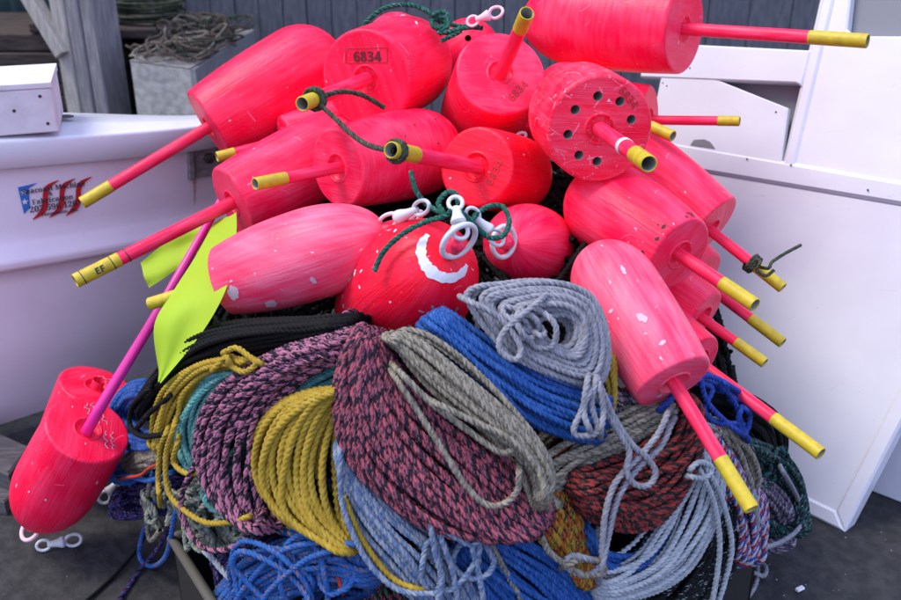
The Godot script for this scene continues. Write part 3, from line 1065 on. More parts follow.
func make_right_boat() -> void:
	var n := Vector3(-0.6874, 0.3441, 0.6396)
	var boat := thing("cabin_boat", "white boat with leaning side panel, cut-out cabin frame and windows", "boat", Vector3(.677, 0, .288))
	var back := Transform3D(Basis.IDENTITY, -boat.position)
	part("side_panel", slab_mesh(vecs([0.676, 0.000, 0.288, 0.029, 0.000, -0.408, 0.266, 0.473, -0.407, 0.866, 0.533, 0.206]), Vector3(0.0206, -0.0103, -0.0192), .004), mats.gelcoat, boat, back)
	part("panel_rim", slab_mesh(vecs([0.673, 0.002, 0.291, 0.032, 0.002, -0.397, 0.042, 0.028, -0.401, 0.663, 0.028, 0.266]), Vector3(0.0031, -0.0015, -0.0029), .004), mats.gelcoat, boat, back)
	part("panel_rim", slab_mesh(vecs([0.673, 0.002, 0.291, 0.663, 0.028, 0.266, 0.841, 0.525, 0.190, 0.860, 0.525, 0.210]), Vector3(0.0031, -0.0015, -0.0029), .004), mats.gelcoat, boat, back)
	part("ledge", slab_mesh(vecs([0.282, 0.524, -0.407, 0.907, 0.571, 0.239, 0.906, 0.540, 0.255, 0.282, 0.476, -0.381]), -n * .05, .006), mats.gelcoat, boat, back)
	var cab := part("cabin_side", slab_mesh(vecs([0.672, 0.882, -0.191, 0.603, 0.534, -0.078, 0.819, 0.551, 0.145, 0.870, 0.556, 0.197, 0.876, 0.795, 0.075, 0.701, 0.766, -0.098, 0.693, 0.776, -0.111, 0.705, 0.885, -0.157]), -n * .02, .003), mats.gelcoat, boat, back)
	part("window_pane", slab_mesh(vecs([0.696, 0.881, -0.200, 0.693, 0.746, -0.130, 0.892, 0.781, 0.065, 0.895, 0.901, 0.004]), -n * .006, 0.0), mats.pane, cab)
	part("cabin_post", slab_mesh(vecs([0.673, 0.883, -0.183, 0.602, 0.537, -0.073, 0.617, 0.538, -0.057, 0.688, 0.884, -0.167]), -n * .03, .004), mats.gelcoat, boat, back)
	part("cabin_rail", slab_mesh(vecs([0.387, 0.704, -0.392, 0.644, 0.735, -0.133, 0.636, 0.695, -0.121, 0.630, 0.675, -0.116, 0.623, 0.678, -0.125, 0.387, 0.639, -0.358]), -n * .024, .003), mats.gelcoat, boat, back)
	var brd := part("triangular_board", slab_mesh(vecs([0.434, 0.679, -0.331, 0.473, 0.669, -0.284, 0.612, 0.635, -0.116, 0.600, 0.536, -0.076, 0.398, 0.518, -0.284, 0.421, 0.641, -0.325]), -n * .012, .002), mats.gelcoat, boat, back)
	part("window_pane", slab_mesh(vecs([0.479, 0.667, -0.330, 0.659, 0.702, -0.156, 0.626, 0.533, -0.100, 0.393, 0.495, -0.329]), -n * .006, 0.0), mats.pane, boat, back)
	part("finger_slot", slab_mesh(vecs([0.468, 0.537, -0.217, 0.474, 0.548, -0.216, 0.490, 0.553, -0.202, 0.499, 0.551, -0.191, 0.506, 0.542, -0.178]), -n * .001, 0.0), mats.pane, brd)
	var b := Basis(n.cross(Vector3.UP).normalized(), n, n.cross(Vector3.UP).normalized().cross(n))
	for p in [Vector3(0.4257, 0.6362, -0.3175), Vector3(0.4322, 0.6322, -0.3083), Vector3(0.4691, 0.6722, -0.2870), Vector3(0.5959, 0.6245, -0.1283), Vector3(0.6133, 0.5450, -0.0598), Vector3(0.7107, 0.5347, 0.0505), Vector3(0.4411, 0.5279, -0.2356), Vector3(0.5522, 0.5377, -0.1215)]:
		part("screw", lathe_mesh(PackedVector2Array([Vector2(.0019, 0), Vector2(.0017, .0006), Vector2(.0001, .0009)]), 8), mats.screw, boat, back * Transform3D(b, p))
	var sec := part("white_bulkhead", slab_mesh(vecs([0.759, 0.000, 0.168, 0.880, 0.000, 0.274, 0.930, 0.420, 0.224, 0.809, 0.420, 0.118]), Vector3(0.0132, -0.0000, -0.0150), .004), mats.gelcoat, self)
	tag(sec, "white bulkhead standing behind the leaning boat panel", "panel")

# ---------------------------------------------------------------- the pile
func make_heap_core() -> void:
	# the tote that carries the pile
	var q := [Vector3(-0.4072, 0.0000, 0.4897), Vector3(0.5550, 0.0000, 0.8320), Vector3(0.8320, 0.0000, -0.5550)]
	var o: Vector3 = q[0]
	var d1: Vector3 = q[1]
	var d2: Vector3 = q[2]
	var tote := thing("tote_box", "black plastic tote under the rope pile, one edge showing", "box", o)
	var h := .15
	var a := Vector3.ZERO
	var b := d1 * .46
	var c := d1 * .46 + d2 * .74
	var d := d2 * .74
	for e in [[a, b, d2], [b, c, -d1], [c, d, -d2], [d, a, d1]]:
		var p0: Vector3 = e[0]
		var p1: Vector3 = e[1]
		var inn: Vector3 = e[2]
		part("side", slab_mesh(PackedVector3Array([p0, p1, p1 + Vector3(0, h, 0), p0 + Vector3(0, h, 0)]), inn * .008, .001), mats.black_plastic, tote)
		part("rim", tube_mesh(PackedVector3Array([p0 + Vector3(0, h, 0), p1 + Vector3(0, h, 0)]), .007, -1, false, 10, 2), mats.crate_rim, tote)
	# slack dark rope packed inside the pile
	var st := SurfaceTool.new()
	st.begin(Mesh.PRIMITIVE_TRIANGLES)
	for k in 240:
		var axis := Vector3(rng.randfn(), rng.randfn(), rng.randfn()).normalized()
		var u := axis.cross(Vector3(rng.randfn(), rng.randfn(), rng.randfn())).normalized()
		var w := axis.cross(u)
		var a0 := rng.randf() * TAU
		var scale := rng.randf_range(.70, .90)
		var pts := PackedVector3Array()
		for s in 8:
			var an := a0 + s * .28
			var dir := u * cos(an) + w * sin(an)
			dir.y = absf(dir.y)
			var p := HEAP_CENTRE + dir * HEAP_SIZE * scale * Vector3(1, .86, 1)
			p.y = clampf(p.y, .012, .55)
			pts.append(p)
		st.append_from(rope_mesh(pts, false, .012, .011), 0, Transform3D.IDENTITY)
	var core := part("packed_rope", st.commit(), ropes.black, self)
	core.set_meta("kind", "stuff")
	tag(core, "dark slack rope packed inside the pile beneath the coils", "rope")

func make_ropes() -> void:
	var o: Node3D
	o = hank("rope_coil", "coil of thick black rope slung beneath the faded pink buoy", "black", vecs([-0.131, 0.535, 0.541, -0.190, 0.523, 0.523, -0.254, 0.506, 0.494, -0.322, 0.475, 0.456, -0.383, 0.413, 0.424, -0.448, 0.326, 0.372]), vecs([-0.140, 0.508, 0.554, -0.190, 0.493, 0.541, -0.243, 0.474, 0.521, -0.297, 0.442, 0.498, -0.349, 0.397, 0.472, -0.403, 0.315, 0.445]), 0.030, 2, false, 0.0082, 15)
	o = hank("rope_coil", "bright blue rope coil wound in rings beside the fallen flag buoy", "blue", vecs([-0.422, 0.359, 0.399, -0.521, 0.268, 0.247, -0.546, 0.244, 0.282, -0.541, 0.197, 0.298, -0.492, 0.195, 0.335, -0.412, 0.275, 0.448, -0.378, 0.324, 0.472, -0.382, 0.361, 0.453]), vecs([-0.442, 0.318, 0.386, -0.475, 0.286, 0.339, -0.517, 0.218, 0.262, -0.497, 0.229, 0.312, -0.462, 0.259, 0.376, -0.433, 0.287, 0.415, -0.417, 0.313, 0.428, -0.422, 0.326, 0.416]), 0.012, 2, true, 0.0082, 15)
	loose_end(o, "black", 0.0082, vecs([-0.449, 0.324, 0.338, -0.413, 0.389, 0.467, -0.452, 0.343, 0.436, -0.461, 0.310, 0.437, -0.432, 0.316, 0.475, -0.384, 0.347, 0.518, -0.412, 0.266, 0.389]))
	loose_end(o, "black", 0.0082, vecs([-0.401, 0.348, 0.407, -0.374, 0.400, 0.505, -0.393, 0.379, 0.495, -0.413, 0.359, 0.481, -0.436, 0.329, 0.465, -0.517, 0.197, 0.275]))
	o = hank("rope_coil", "sagging blue rope turns hanging under the ringed blue coil", "blue", vecs([-0.407, 0.280, 0.436, -0.512, 0.169, 0.279, -0.534, 0.164, 0.306, -0.538, 0.141, 0.323]), vecs([-0.408, 0.265, 0.439, -0.477, 0.194, 0.344, -0.524, 0.147, 0.303, -0.530, 0.130, 0.319]), 0.010, 2, false, 0.0082, 11)
	o = hank("rope_coil", "short beige rope bight poking out of blue turns", "tan", vecs([-0.413, 0.281, 0.441, -0.498, 0.191, 0.317, -0.527, 0.156, 0.301]), vecs([-0.408, 0.256, 0.455, -0.458, 0.206, 0.395, -0.519, 0.135, 0.303]), 0.010, 2, false, 0.0082, 13)
	loose_end(o, "redplain", 0.0050, vecs([-0.411, 0.241, 0.416, -0.386, 0.304, 0.516, -0.425, 0.268, 0.483, -0.450, 0.238, 0.458, -0.502, 0.182, 0.386, -0.538, 0.138, 0.328]))
	loose_end(o, "blue", 0.0082, vecs([-0.403, 0.224, 0.423, -0.382, 0.286, 0.518, -0.431, 0.241, 0.475, -0.499, 0.182, 0.381, -0.539, 0.146, 0.325]))
	o = hank("rope_coil", "navy and purple rope coil low in pile beside white clip", "navy", vecs([-0.427, 0.200, 0.412, -0.517, 0.123, 0.309, -0.538, 0.119, 0.336, -0.538, 0.092, 0.352]), vecs([-0.437, 0.131, 0.405, -0.497, 0.067, 0.320, -0.512, 0.076, 0.332, -0.520, 0.077, 0.339]), 0.015, 2, false, 0.0082, 11)
	o = hank("rope_coil", "mustard yellow rope hank hanging beside the narrow teal hank", "yellow", vecs([-0.252, 0.472, 0.540, -0.297, 0.461, 0.513, -0.346, 0.430, 0.485, -0.395, 0.377, 0.458, -0.417, 0.323, 0.455, -0.413, 0.304, 0.467]), vecs([-0.255, 0.465, 0.542, -0.291, 0.449, 0.524, -0.322, 0.424, 0.511, -0.350, 0.388, 0.503, -0.368, 0.341, 0.504, -0.377, 0.310, 0.506]), 0.015, 2, false, 0.0082, 11)
	loose_end(o, "yellow", 0.0082, vecs([-0.385, 0.337, 0.452, -0.361, 0.377, 0.543, -0.378, 0.331, 0.544, -0.377, 0.285, 0.559, -0.354, 0.273, 0.582, -0.317, 0.272, 0.610, -0.279, 0.289, 0.631, -0.250, 0.307, 0.643, -0.256, 0.251, 0.564]))
	loose_end(o, "yellow", 0.0082, vecs([-0.408, 0.301, 0.418, -0.379, 0.355, 0.520, -0.395, 0.320, 0.516, -0.401, 0.276, 0.523, -0.400, 0.249, 0.531, -0.483, 0.062, 0.308]))
	loose_end(o, "yellow", 0.0082, vecs([-0.386, 0.308, 0.453, -0.358, 0.356, 0.546, -0.367, 0.324, 0.550, -0.343, 0.320, 0.571, -0.315, 0.340, 0.587, -0.304, 0.361, 0.588, -0.327, 0.304, 0.488]))
	loose_end(o, "yellow", 0.0082, vecs([-0.301, 0.457, 0.494, -0.278, 0.497, 0.564, -0.264, 0.505, 0.569, -0.250, 0.502, 0.579, -0.236, 0.495, 0.591, -0.252, 0.482, 0.588, -0.269, 0.484, 0.577, -0.276, 0.493, 0.568, -0.305, 0.446, 0.467]))
	loose_end(o, "yellow", 0.0082, vecs([-0.322, 0.424, 0.485, -0.295, 0.471, 0.559, -0.276, 0.490, 0.562, -0.259, 0.488, 0.575, -0.245, 0.496, 0.579, -0.229, 0.493, 0.589, -0.239, 0.447, 0.512]))
	o = hank("rope_coil", "narrow teal rope hank between mustard yellow and purple hanks", "teal", vecs([-0.278, 0.446, 0.525, -0.319, 0.425, 0.502, -0.350, 0.387, 0.491, -0.373, 0.338, 0.489, -0.362, 0.315, 0.508, -0.338, 0.311, 0.532]), vecs([-0.260, 0.452, 0.535, -0.290, 0.428, 0.525, -0.316, 0.395, 0.519, -0.329, 0.357, 0.523, -0.331, 0.324, 0.534, -0.328, 0.306, 0.542]), 0.012, 2, false, 0.0082, 9)
	o = hank("rope_coil", "wide purple and black flecked rope hank curving downward past teal hank", "purple", vecs([-0.124, 0.533, 0.575, -0.185, 0.511, 0.564, -0.259, 0.467, 0.547, -0.313, 0.410, 0.535, -0.334, 0.353, 0.542, -0.322, 0.307, 0.566, -0.274, 0.285, 0.605, -0.232, 0.287, 0.628]), vecs([-0.124, 0.499, 0.594, -0.162, 0.482, 0.589, -0.198, 0.451, 0.589, -0.225, 0.406, 0.595, -0.237, 0.362, 0.605, -0.238, 0.326, 0.615, -0.234, 0.305, 0.623, -0.222, 0.293, 0.632]), 0.030, 2, false, 0.0082, 18)
	loose_end(o, "purple", 0.0082, vecs([-0.327, 0.339, 0.512, -0.312, 0.373, 0.584, -0.334, 0.333, 0.581, -0.353, 0.292, 0.578, -0.352, 0.258, 0.587, -0.328, 0.235, 0.610, -0.289, 0.247, 0.634, -0.254, 0.281, 0.647, -0.233, 0.314, 0.650, -0.242, 0.268, 0.569]))
	o = hank("rope_coil", "teal rope turns showing between purple hank and large yellow coil", "teal2", vecs([-0.123, 0.509, 0.571, -0.159, 0.486, 0.571, -0.193, 0.455, 0.571, -0.220, 0.417, 0.575]), vecs([-0.123, 0.459, 0.597, -0.148, 0.448, 0.593, -0.180, 0.426, 0.590, -0.204, 0.400, 0.590]), 0.015, 2, false, 0.0082, 9)
	o = hank("rope_coil", "large golden yellow rope coil draped under the maroon hank", "yellow", vecs([-0.135, 0.473, 0.611, -0.184, 0.458, 0.600, -0.224, 0.427, 0.596, -0.246, 0.383, 0.601, -0.247, 0.343, 0.613, -0.223, 0.317, 0.633, -0.179, 0.305, 0.655, -0.123, 0.296, 0.675]), vecs([-0.118, 0.471, 0.617, -0.125, 0.450, 0.624, -0.131, 0.420, 0.635, -0.131, 0.390, 0.646, -0.126, 0.360, 0.657, -0.122, 0.336, 0.665, -0.119, 0.317, 0.671, -0.115, 0.302, 0.675]), 0.030, 2, false, 0.0098, 17)
	o = hank("rope_coil", "blue and yellow flecked rope turns peeking under golden yellow coil", "blueyel", vecs([-0.261, 0.317, 0.581, -0.250, 0.295, 0.593, -0.222, 0.284, 0.611, -0.178, 0.280, 0.631]), vecs([-0.244, 0.290, 0.598, -0.231, 0.272, 0.609, -0.198, 0.266, 0.626, -0.152, 0.267, 0.643]), 0.010, 2, false, 0.0082, 6)
	o = hank("rope_coil", "biggest maroon and black flecked rope hank at centre of pile", "burg", vecs([-0.117, 0.532, 0.605, -0.133, 0.505, 0.615, -0.138, 0.466, 0.632, -0.134, 0.424, 0.650, -0.112, 0.386, 0.669, -0.069, 0.354, 0.688, -0.020, 0.328, 0.700, 0.049, 0.322, 0.700]), vecs([-0.081, 0.537, 0.610, -0.061, 0.512, 0.627, -0.036, 0.484, 0.644, 0.002, 0.457, 0.658, 0.044, 0.428, 0.668, 0.079, 0.399, 0.675, 0.106, 0.371, 0.680, 0.118, 0.350, 0.683]), 0.040, 2, false, 0.0082, 25)
	o = hank("rope_coil", "weathered tan rope hank laid over the maroon hank", "tan", vecs([-0.067, 0.553, 0.635, -0.044, 0.562, 0.633, -0.005, 0.547, 0.644, 0.038, 0.517, 0.659, 0.077, 0.480, 0.673, 0.107, 0.439, 0.685, 0.118, 0.407, 0.695, 0.110, 0.385, 0.703]), vecs([-0.062, 0.547, 0.639, -0.053, 0.535, 0.647, -0.030, 0.508, 0.663, 0.006, 0.480, 0.677, 0.047, 0.452, 0.688, 0.080, 0.424, 0.695, 0.094, 0.400, 0.701, 0.096, 0.382, 0.707]), 0.020, 2, false, 0.0082, 9)
	loose_end(o, "tan", 0.0082, vecs([-0.073, 0.508, 0.621, -0.061, 0.524, 0.677, -0.036, 0.491, 0.695, -0.007, 0.450, 0.714, 0.017, 0.414, 0.727, 0.040, 0.393, 0.733, 0.060, 0.393, 0.732, 0.075, 0.407, 0.726, 0.077, 0.429, 0.718, 0.084, 0.395, 0.649]))
	loose_end(o, "tan", 0.0082, vecs([-0.072, 0.514, 0.621, -0.056, 0.531, 0.677, -0.023, 0.503, 0.693, 0.022, 0.472, 0.707, 0.055, 0.450, 0.714, 0.069, 0.454, 0.712, 0.062, 0.465, 0.708, 0.063, 0.429, 0.642]))
	loose_end(o, "tan", 0.0082, vecs([0.082, 0.393, 0.641, 0.082, 0.412, 0.694, 0.095, 0.371, 0.705, 0.111, 0.321, 0.716, 0.132, 0.297, 0.717, 0.160, 0.276, 0.714, 0.184, 0.274, 0.708, 0.179, 0.289, 0.706, 0.156, 0.296, 0.711, 0.137, 0.292, 0.717, 0.137, 0.229, 0.650]))
	loose_end(o, "tan", 0.0082, vecs([-0.028, 0.482, 0.651, -0.014, 0.505, 0.702, 0.022, 0.489, 0.709, 0.066, 0.467, 0.715, 0.098, 0.433, 0.724, 0.106, 0.400, 0.734, 0.118, 0.332, 0.673]))
	o = hank("rope_coil", "royal blue rope hank running under the tangled grey coil", "blue", vecs([0.002, 0.561, 0.590, 0.040, 0.537, 0.604, 0.082, 0.510, 0.614, 0.126, 0.487, 0.616, 0.183, 0.466, 0.609]), vecs([-0.031, 0.540, 0.601, 0.006, 0.508, 0.620, 0.051, 0.471, 0.636, 0.102, 0.437, 0.643, 0.168, 0.410, 0.637]), 0.025, 2, false, 0.0082, 11)
	o = hank("rope_coil", "tangled pale grey rope coil heaped on royal blue hank", "grey", vecs([0.018, 0.588, 0.597, 0.056, 0.599, 0.587, 0.117, 0.598, 0.577, 0.166, 0.576, 0.577, 0.186, 0.529, 0.599, 0.175, 0.486, 0.625, 0.119, 0.502, 0.633, 0.062, 0.533, 0.627]), vecs([0.102, 0.559, 0.606, 0.114, 0.563, 0.601, 0.131, 0.560, 0.598, 0.141, 0.549, 0.602, 0.138, 0.537, 0.610, 0.126, 0.534, 0.615, 0.112, 0.542, 0.614, 0.102, 0.551, 0.611]), 0.012, 2, true, 0.0082, 13)
	loose_end(o, "grey", 0.0082, vecs([0.179, 0.484, 0.590, 0.168, 0.504, 0.647, 0.163, 0.479, 0.661, 0.170, 0.449, 0.671, 0.142, 0.451, 0.678, 0.151, 0.475, 0.666, 0.163, 0.497, 0.652, 0.182, 0.467, 0.574]))
	loose_end(o, "grey", 0.0082, vecs([0.169, 0.488, 0.594, 0.158, 0.507, 0.651, 0.153, 0.476, 0.667, 0.161, 0.452, 0.675, 0.177, 0.393, 0.609]))
	loose_end(o, "grey", 0.0082, vecs([0.178, 0.483, 0.591, 0.171, 0.502, 0.648, 0.177, 0.472, 0.660, 0.174, 0.448, 0.670, 0.186, 0.390, 0.604]))
	loose_end(o, "grey", 0.0082, vecs([0.011, 0.576, 0.572, 0.022, 0.594, 0.625, 0.056, 0.577, 0.633, 0.079, 0.549, 0.646, 0.074, 0.535, 0.655, 0.056, 0.546, 0.651, 0.062, 0.565, 0.640, 0.103, 0.592, 0.617, 0.132, 0.573, 0.531]))
	slack_loops(o, "grey", 0.0082, Vector3(0.0937, 0.5678, 0.6243), Vector3(0.0210, -0.0014, -0.0028), Vector3(-0.0001, -0.0089, 0.0053), 4, 0.014, 0.025, 0.008)
	o = hank("rope_coil", "mustard yellow rope turns showing behind grey rope tail", "yellow", vecs([0.181, 0.502, 0.574, 0.191, 0.469, 0.586, 0.183, 0.426, 0.609, 0.168, 0.406, 0.622]), vecs([0.199, 0.494, 0.570, 0.201, 0.456, 0.588, 0.191, 0.419, 0.608, 0.178, 0.399, 0.621]), 0.010, 2, false, 0.0082, 4)
	o = hank("rope_coil", "pale blue rope hank flowing out from under the maroon hank", "lightblue", vecs([-0.134, 0.400, 0.631, -0.135, 0.355, 0.645, -0.121, 0.307, 0.662, -0.084, 0.260, 0.680, -0.032, 0.209, 0.694]), vecs([-0.110, 0.399, 0.638, -0.071, 0.363, 0.657, -0.027, 0.325, 0.673, 0.014, 0.290, 0.682, 0.044, 0.213, 0.694]), 0.030, 2, false, 0.0082, 17)
	loose_end(o, "lightblue", 0.0082, vecs([-0.137, 0.407, 0.614, -0.129, 0.422, 0.671, -0.128, 0.367, 0.690, -0.112, 0.321, 0.706, -0.088, 0.284, 0.719, -0.054, 0.262, 0.728, -0.001, 0.267, 0.730, 0.030, 0.305, 0.723, 0.034, 0.336, 0.715, 0.039, 0.300, 0.647]))
	loose_end(o, "lightblue", 0.0082, vecs([-0.018, 0.312, 0.664, -0.012, 0.335, 0.716, 0.002, 0.293, 0.726, 0.009, 0.249, 0.734]))
	loose_end(o, "lightblue", 0.0082, vecs([0.020, 0.305, 0.667, 0.023, 0.330, 0.717, 0.032, 0.293, 0.725, 0.040, 0.248, 0.733]))
	loose_end(o, "lightblue", 0.0082, vecs([-0.027, 0.336, 0.663, -0.024, 0.357, 0.714, -0.017, 0.314, 0.726, -0.010, 0.284, 0.732, -0.017, 0.249, 0.738]))
	loose_end(o, "lightblue", 0.0082, vecs([-0.012, 0.311, 0.670, -0.003, 0.343, 0.719, 0.023, 0.328, 0.723, 0.039, 0.338, 0.720, 0.050, 0.291, 0.653]))
	loose_end(o, "yellow", 0.0082, vecs([-0.139, 0.340, 0.625, -0.125, 0.361, 0.682, -0.105, 0.315, 0.698, -0.070, 0.271, 0.714, -0.030, 0.256, 0.721, -0.012, 0.185, 0.655]))
	slack_loops(o, "lightblue", 0.0082, Vector3(-0.0030, 0.2868, 0.7114), Vector3(0.0286, 0.0005, 0.0006), Vector3(-0.0000, -0.0258, 0.0052), 3, 0.021, 0.038, 0.015)
	o = hank("rope_coil", "brownish grey rope turns stretched above the red hank", "tan", vecs([0.111, 0.400, 0.639, 0.158, 0.419, 0.620, 0.210, 0.432, 0.595, 0.265, 0.432, 0.567]), vecs([0.121, 0.349, 0.654, 0.171, 0.370, 0.633, 0.224, 0.385, 0.608, 0.282, 0.406, 0.567]), 0.012, 2, false, 0.0082, 8)
	o = hank("rope_coil", "brick red and black flecked rope hank under a grey loop", "red", vecs([0.145, 0.380, 0.640, 0.194, 0.388, 0.621, 0.245, 0.395, 0.596, 0.276, 0.414, 0.571, 0.276, 0.433, 0.562]), vecs([0.170, 0.312, 0.653, 0.216, 0.282, 0.643, 0.269, 0.279, 0.618, 0.308, 0.317, 0.584, 0.312, 0.402, 0.551]), 0.030, 2, false, 0.0082, 19)
	loose_end(o, "grey", 0.0085, vecs([0.181, 0.469, 0.587, 0.177, 0.488, 0.643, 0.192, 0.456, 0.652, 0.215, 0.422, 0.657, 0.235, 0.402, 0.656, 0.246, 0.382, 0.658, 0.236, 0.370, 0.666, 0.218, 0.377, 0.672, 0.208, 0.395, 0.670, 0.211, 0.415, 0.661, 0.197, 0.440, 0.657, 0.182, 0.464, 0.652, 0.174, 0.480, 0.647, 0.183, 0.446, 0.573]))
	loose_end(o, "grey", 0.0085, vecs([0.283, 0.412, 0.555, 0.262, 0.443, 0.622, 0.249, 0.424, 0.637, 0.226, 0.405, 0.655, 0.196, 0.381, 0.674, 0.184, 0.348, 0.688, 0.181, 0.308, 0.699, 0.179, 0.282, 0.705, 0.160, 0.274, 0.713, 0.137, 0.290, 0.715, 0.144, 0.302, 0.711, 0.169, 0.292, 0.707, 0.196, 0.224, 0.629]))
	loose_end(o, "grey", 0.0085, vecs([0.291, 0.398, 0.553, 0.268, 0.429, 0.622, 0.253, 0.406, 0.639, 0.222, 0.388, 0.660, 0.199, 0.358, 0.678, 0.188, 0.311, 0.694, 0.180, 0.268, 0.706, 0.191, 0.178, 0.635]))
	o = hank("rope_coil", "orange and yellow braided rope hank wedged beside brick red hank", "orange", vecs([0.134, 0.351, 0.645, 0.155, 0.318, 0.648, 0.169, 0.275, 0.653, 0.182, 0.234, 0.657]), vecs([0.053, 0.349, 0.659, 0.093, 0.306, 0.665, 0.131, 0.261, 0.667, 0.156, 0.223, 0.666]), 0.020, 2, false, 0.0098, 11)
	o = hank("rope_coil", "blue rope hank spilling below the orange braided rope", "blue", vecs([0.058, 0.314, 0.667, 0.111, 0.281, 0.667, 0.160, 0.236, 0.663, 0.209, 0.166, 0.654]), vecs([-0.008, 0.274, 0.678, 0.007, 0.242, 0.684, 0.022, 0.207, 0.689, 0.030, 0.176, 0.692]), 0.025, 2, false, 0.0082, 27)
	loose_end(o, "tan", 0.0082, vecs([0.039, 0.291, 0.649, 0.045, 0.316, 0.699, 0.065, 0.276, 0.706, 0.091, 0.225, 0.711]))
	o = hank("rope_coil", "limp blue rope bights hanging under the brick red hank", "blue", vecs([0.172, 0.295, 0.643, 0.192, 0.264, 0.643, 0.245, 0.242, 0.624, 0.284, 0.266, 0.597]), vecs([0.165, 0.264, 0.651, 0.191, 0.222, 0.650, 0.250, 0.205, 0.627, 0.293, 0.228, 0.599]), 0.020, 2, false, 0.0082, 8)
	o = hank("rope_coil", "whitish rope hank sagging in wide curves beside black dotted rope", "white", vecs([0.345, 0.340, 0.550, 0.355, 0.282, 0.559, 0.339, 0.225, 0.583, 0.293, 0.182, 0.619, 0.198, 0.197, 0.663]), vecs([0.301, 0.353, 0.578, 0.290, 0.308, 0.598, 0.260, 0.273, 0.623, 0.220, 0.251, 0.647, 0.183, 0.245, 0.662]), 0.025, 2, false, 0.0082, 10)
	loose_end(o, "white", 0.0082, vecs([0.311, 0.315, 0.561, 0.297, 0.363, 0.623, 0.311, 0.367, 0.613, 0.330, 0.353, 0.605, 0.318, 0.345, 0.616, 0.294, 0.356, 0.627, 0.308, 0.298, 0.543]))
	loose_end(o, "white", 0.0082, vecs([0.335, 0.325, 0.533, 0.322, 0.355, 0.604, 0.350, 0.300, 0.600, 0.372, 0.226, 0.599, 0.365, 0.170, 0.612, 0.356, 0.142, 0.621]))
	loose_end(o, "white", 0.0082, vecs([0.326, 0.324, 0.540, 0.314, 0.353, 0.610, 0.338, 0.299, 0.610, 0.352, 0.230, 0.613, 0.348, 0.150, 0.626]))
	o = hank("rope_coil", "black rope with white dots hanging beside whitish hank", "blackdot", vecs([0.387, 0.286, 0.494, 0.415, 0.196, 0.484, 0.415, 0.111, 0.491, 0.365, 0.080, 0.541]), vecs([0.351, 0.281, 0.530, 0.353, 0.216, 0.543, 0.337, 0.170, 0.562, 0.285, 0.136, 0.599]), 0.020, 2, false, 0.0082, 18)
	o = hank("rope_coil", "red white and blue flecked rope hank below a pink spindle", "rwb", vecs([0.328, 0.382, 0.534, 0.398, 0.291, 0.502, 0.468, 0.172, 0.441, 0.449, 0.117, 0.472]), vecs([0.300, 0.376, 0.557, 0.344, 0.301, 0.549, 0.386, 0.215, 0.532, 0.403, 0.138, 0.523]), 0.020, 2, false, 0.0082, 19)
	slack_loops(o, "rwb", 0.0082, Vector3(0.3218, 0.3698, 0.5672), Vector3(0.0220, -0.0085, -0.0130), Vector3(0.0005, -0.0199, 0.0070), 5, 0.010, 0.023, 0.010)
	o = hank("rope_coil", "purple and white flecked rope turns behind red white blue hank", "purplewhite", vecs([0.420, 0.253, 0.462, 0.527, 0.117, 0.312, 0.548, 0.094, 0.350, 0.537, 0.050, 0.365]), vecs([0.403, 0.247, 0.482, 0.452, 0.177, 0.435, 0.515, 0.054, 0.337, 0.509, 0.020, 0.353]), 0.020, 2, false, 0.0082, 23)
	o = hank("rope_coil", "pale beige rope turns tucked beneath blue netting cord", "tan", vecs([0.316, 0.392, 0.550, 0.373, 0.363, 0.514, 0.412, 0.311, 0.492, 0.424, 0.259, 0.494]), vecs([0.310, 0.380, 0.559, 0.339, 0.356, 0.546, 0.371, 0.313, 0.533, 0.384, 0.270, 0.533]), 0.015, 2, false, 0.0082, 9)
	o = hank("rope_coil", "dark green flecked rope turns against white boat panel", "tealdark", vecs([0.398, 0.320, 0.481, 0.512, 0.207, 0.341, 0.559, 0.135, 0.337, 0.559, 0.082, 0.371]), vecs([0.391, 0.302, 0.494, 0.446, 0.238, 0.446, 0.529, 0.098, 0.324, 0.530, 0.056, 0.353]), 0.020, 2, false, 0.0082, 19)
	loose_end(o, "grey", 0.0082, vecs([0.533, 0.156, 0.298, 0.478, 0.249, 0.461, 0.559, 0.112, 0.348, 0.560, 0.080, 0.371, 0.519, 0.088, 0.418, 0.453, 0.148, 0.510, 0.500, 0.015, 0.358]))
	slack_loops(o, "tealdark", 0.0082, Vector3(0.4745, 0.2221, 0.4377), Vector3(0.0642, -0.0600, -0.0847), Vector3(0.0061, -0.0457, 0.0010), 5, 0.012, 0.027, 0.010)
	o = hank("rope_coil", "black rope coil at pile edge behind the blue netting cord", "black", vecs([0.343, 0.409, 0.492, 0.435, 0.344, 0.418, 0.520, 0.228, 0.304, 0.521, 0.169, 0.319]), vecs([0.333, 0.389, 0.510, 0.387, 0.346, 0.476, 0.431, 0.289, 0.444, 0.440, 0.243, 0.447]), 0.020, 2, false, 0.0082, 25)
	o = hank("rope_coil", "loose blue cord criss-crossing like netting under pink spindles", "bluecord", vecs([0.332, 0.441, 0.515, 0.372, 0.410, 0.493, 0.395, 0.380, 0.484]), vecs([0.335, 0.421, 0.522, 0.362, 0.398, 0.509, 0.383, 0.373, 0.499]), 0.008, 1, false, 0.0060, 5)
	loose_end(o, "bluecord", 0.0080, vecs([0.283, 0.403, 0.523, 0.276, 0.443, 0.580, 0.302, 0.449, 0.560, 0.336, 0.433, 0.543, 0.324, 0.412, 0.562, 0.343, 0.390, 0.556, 0.380, 0.372, 0.532, 0.467, 0.244, 0.333]))
	loose_end(o, "bluecord", 0.0080, vecs([0.367, 0.396, 0.452, 0.349, 0.433, 0.532, 0.373, 0.402, 0.526, 0.387, 0.368, 0.526, 0.399, 0.342, 0.525, 0.481, 0.191, 0.318]))
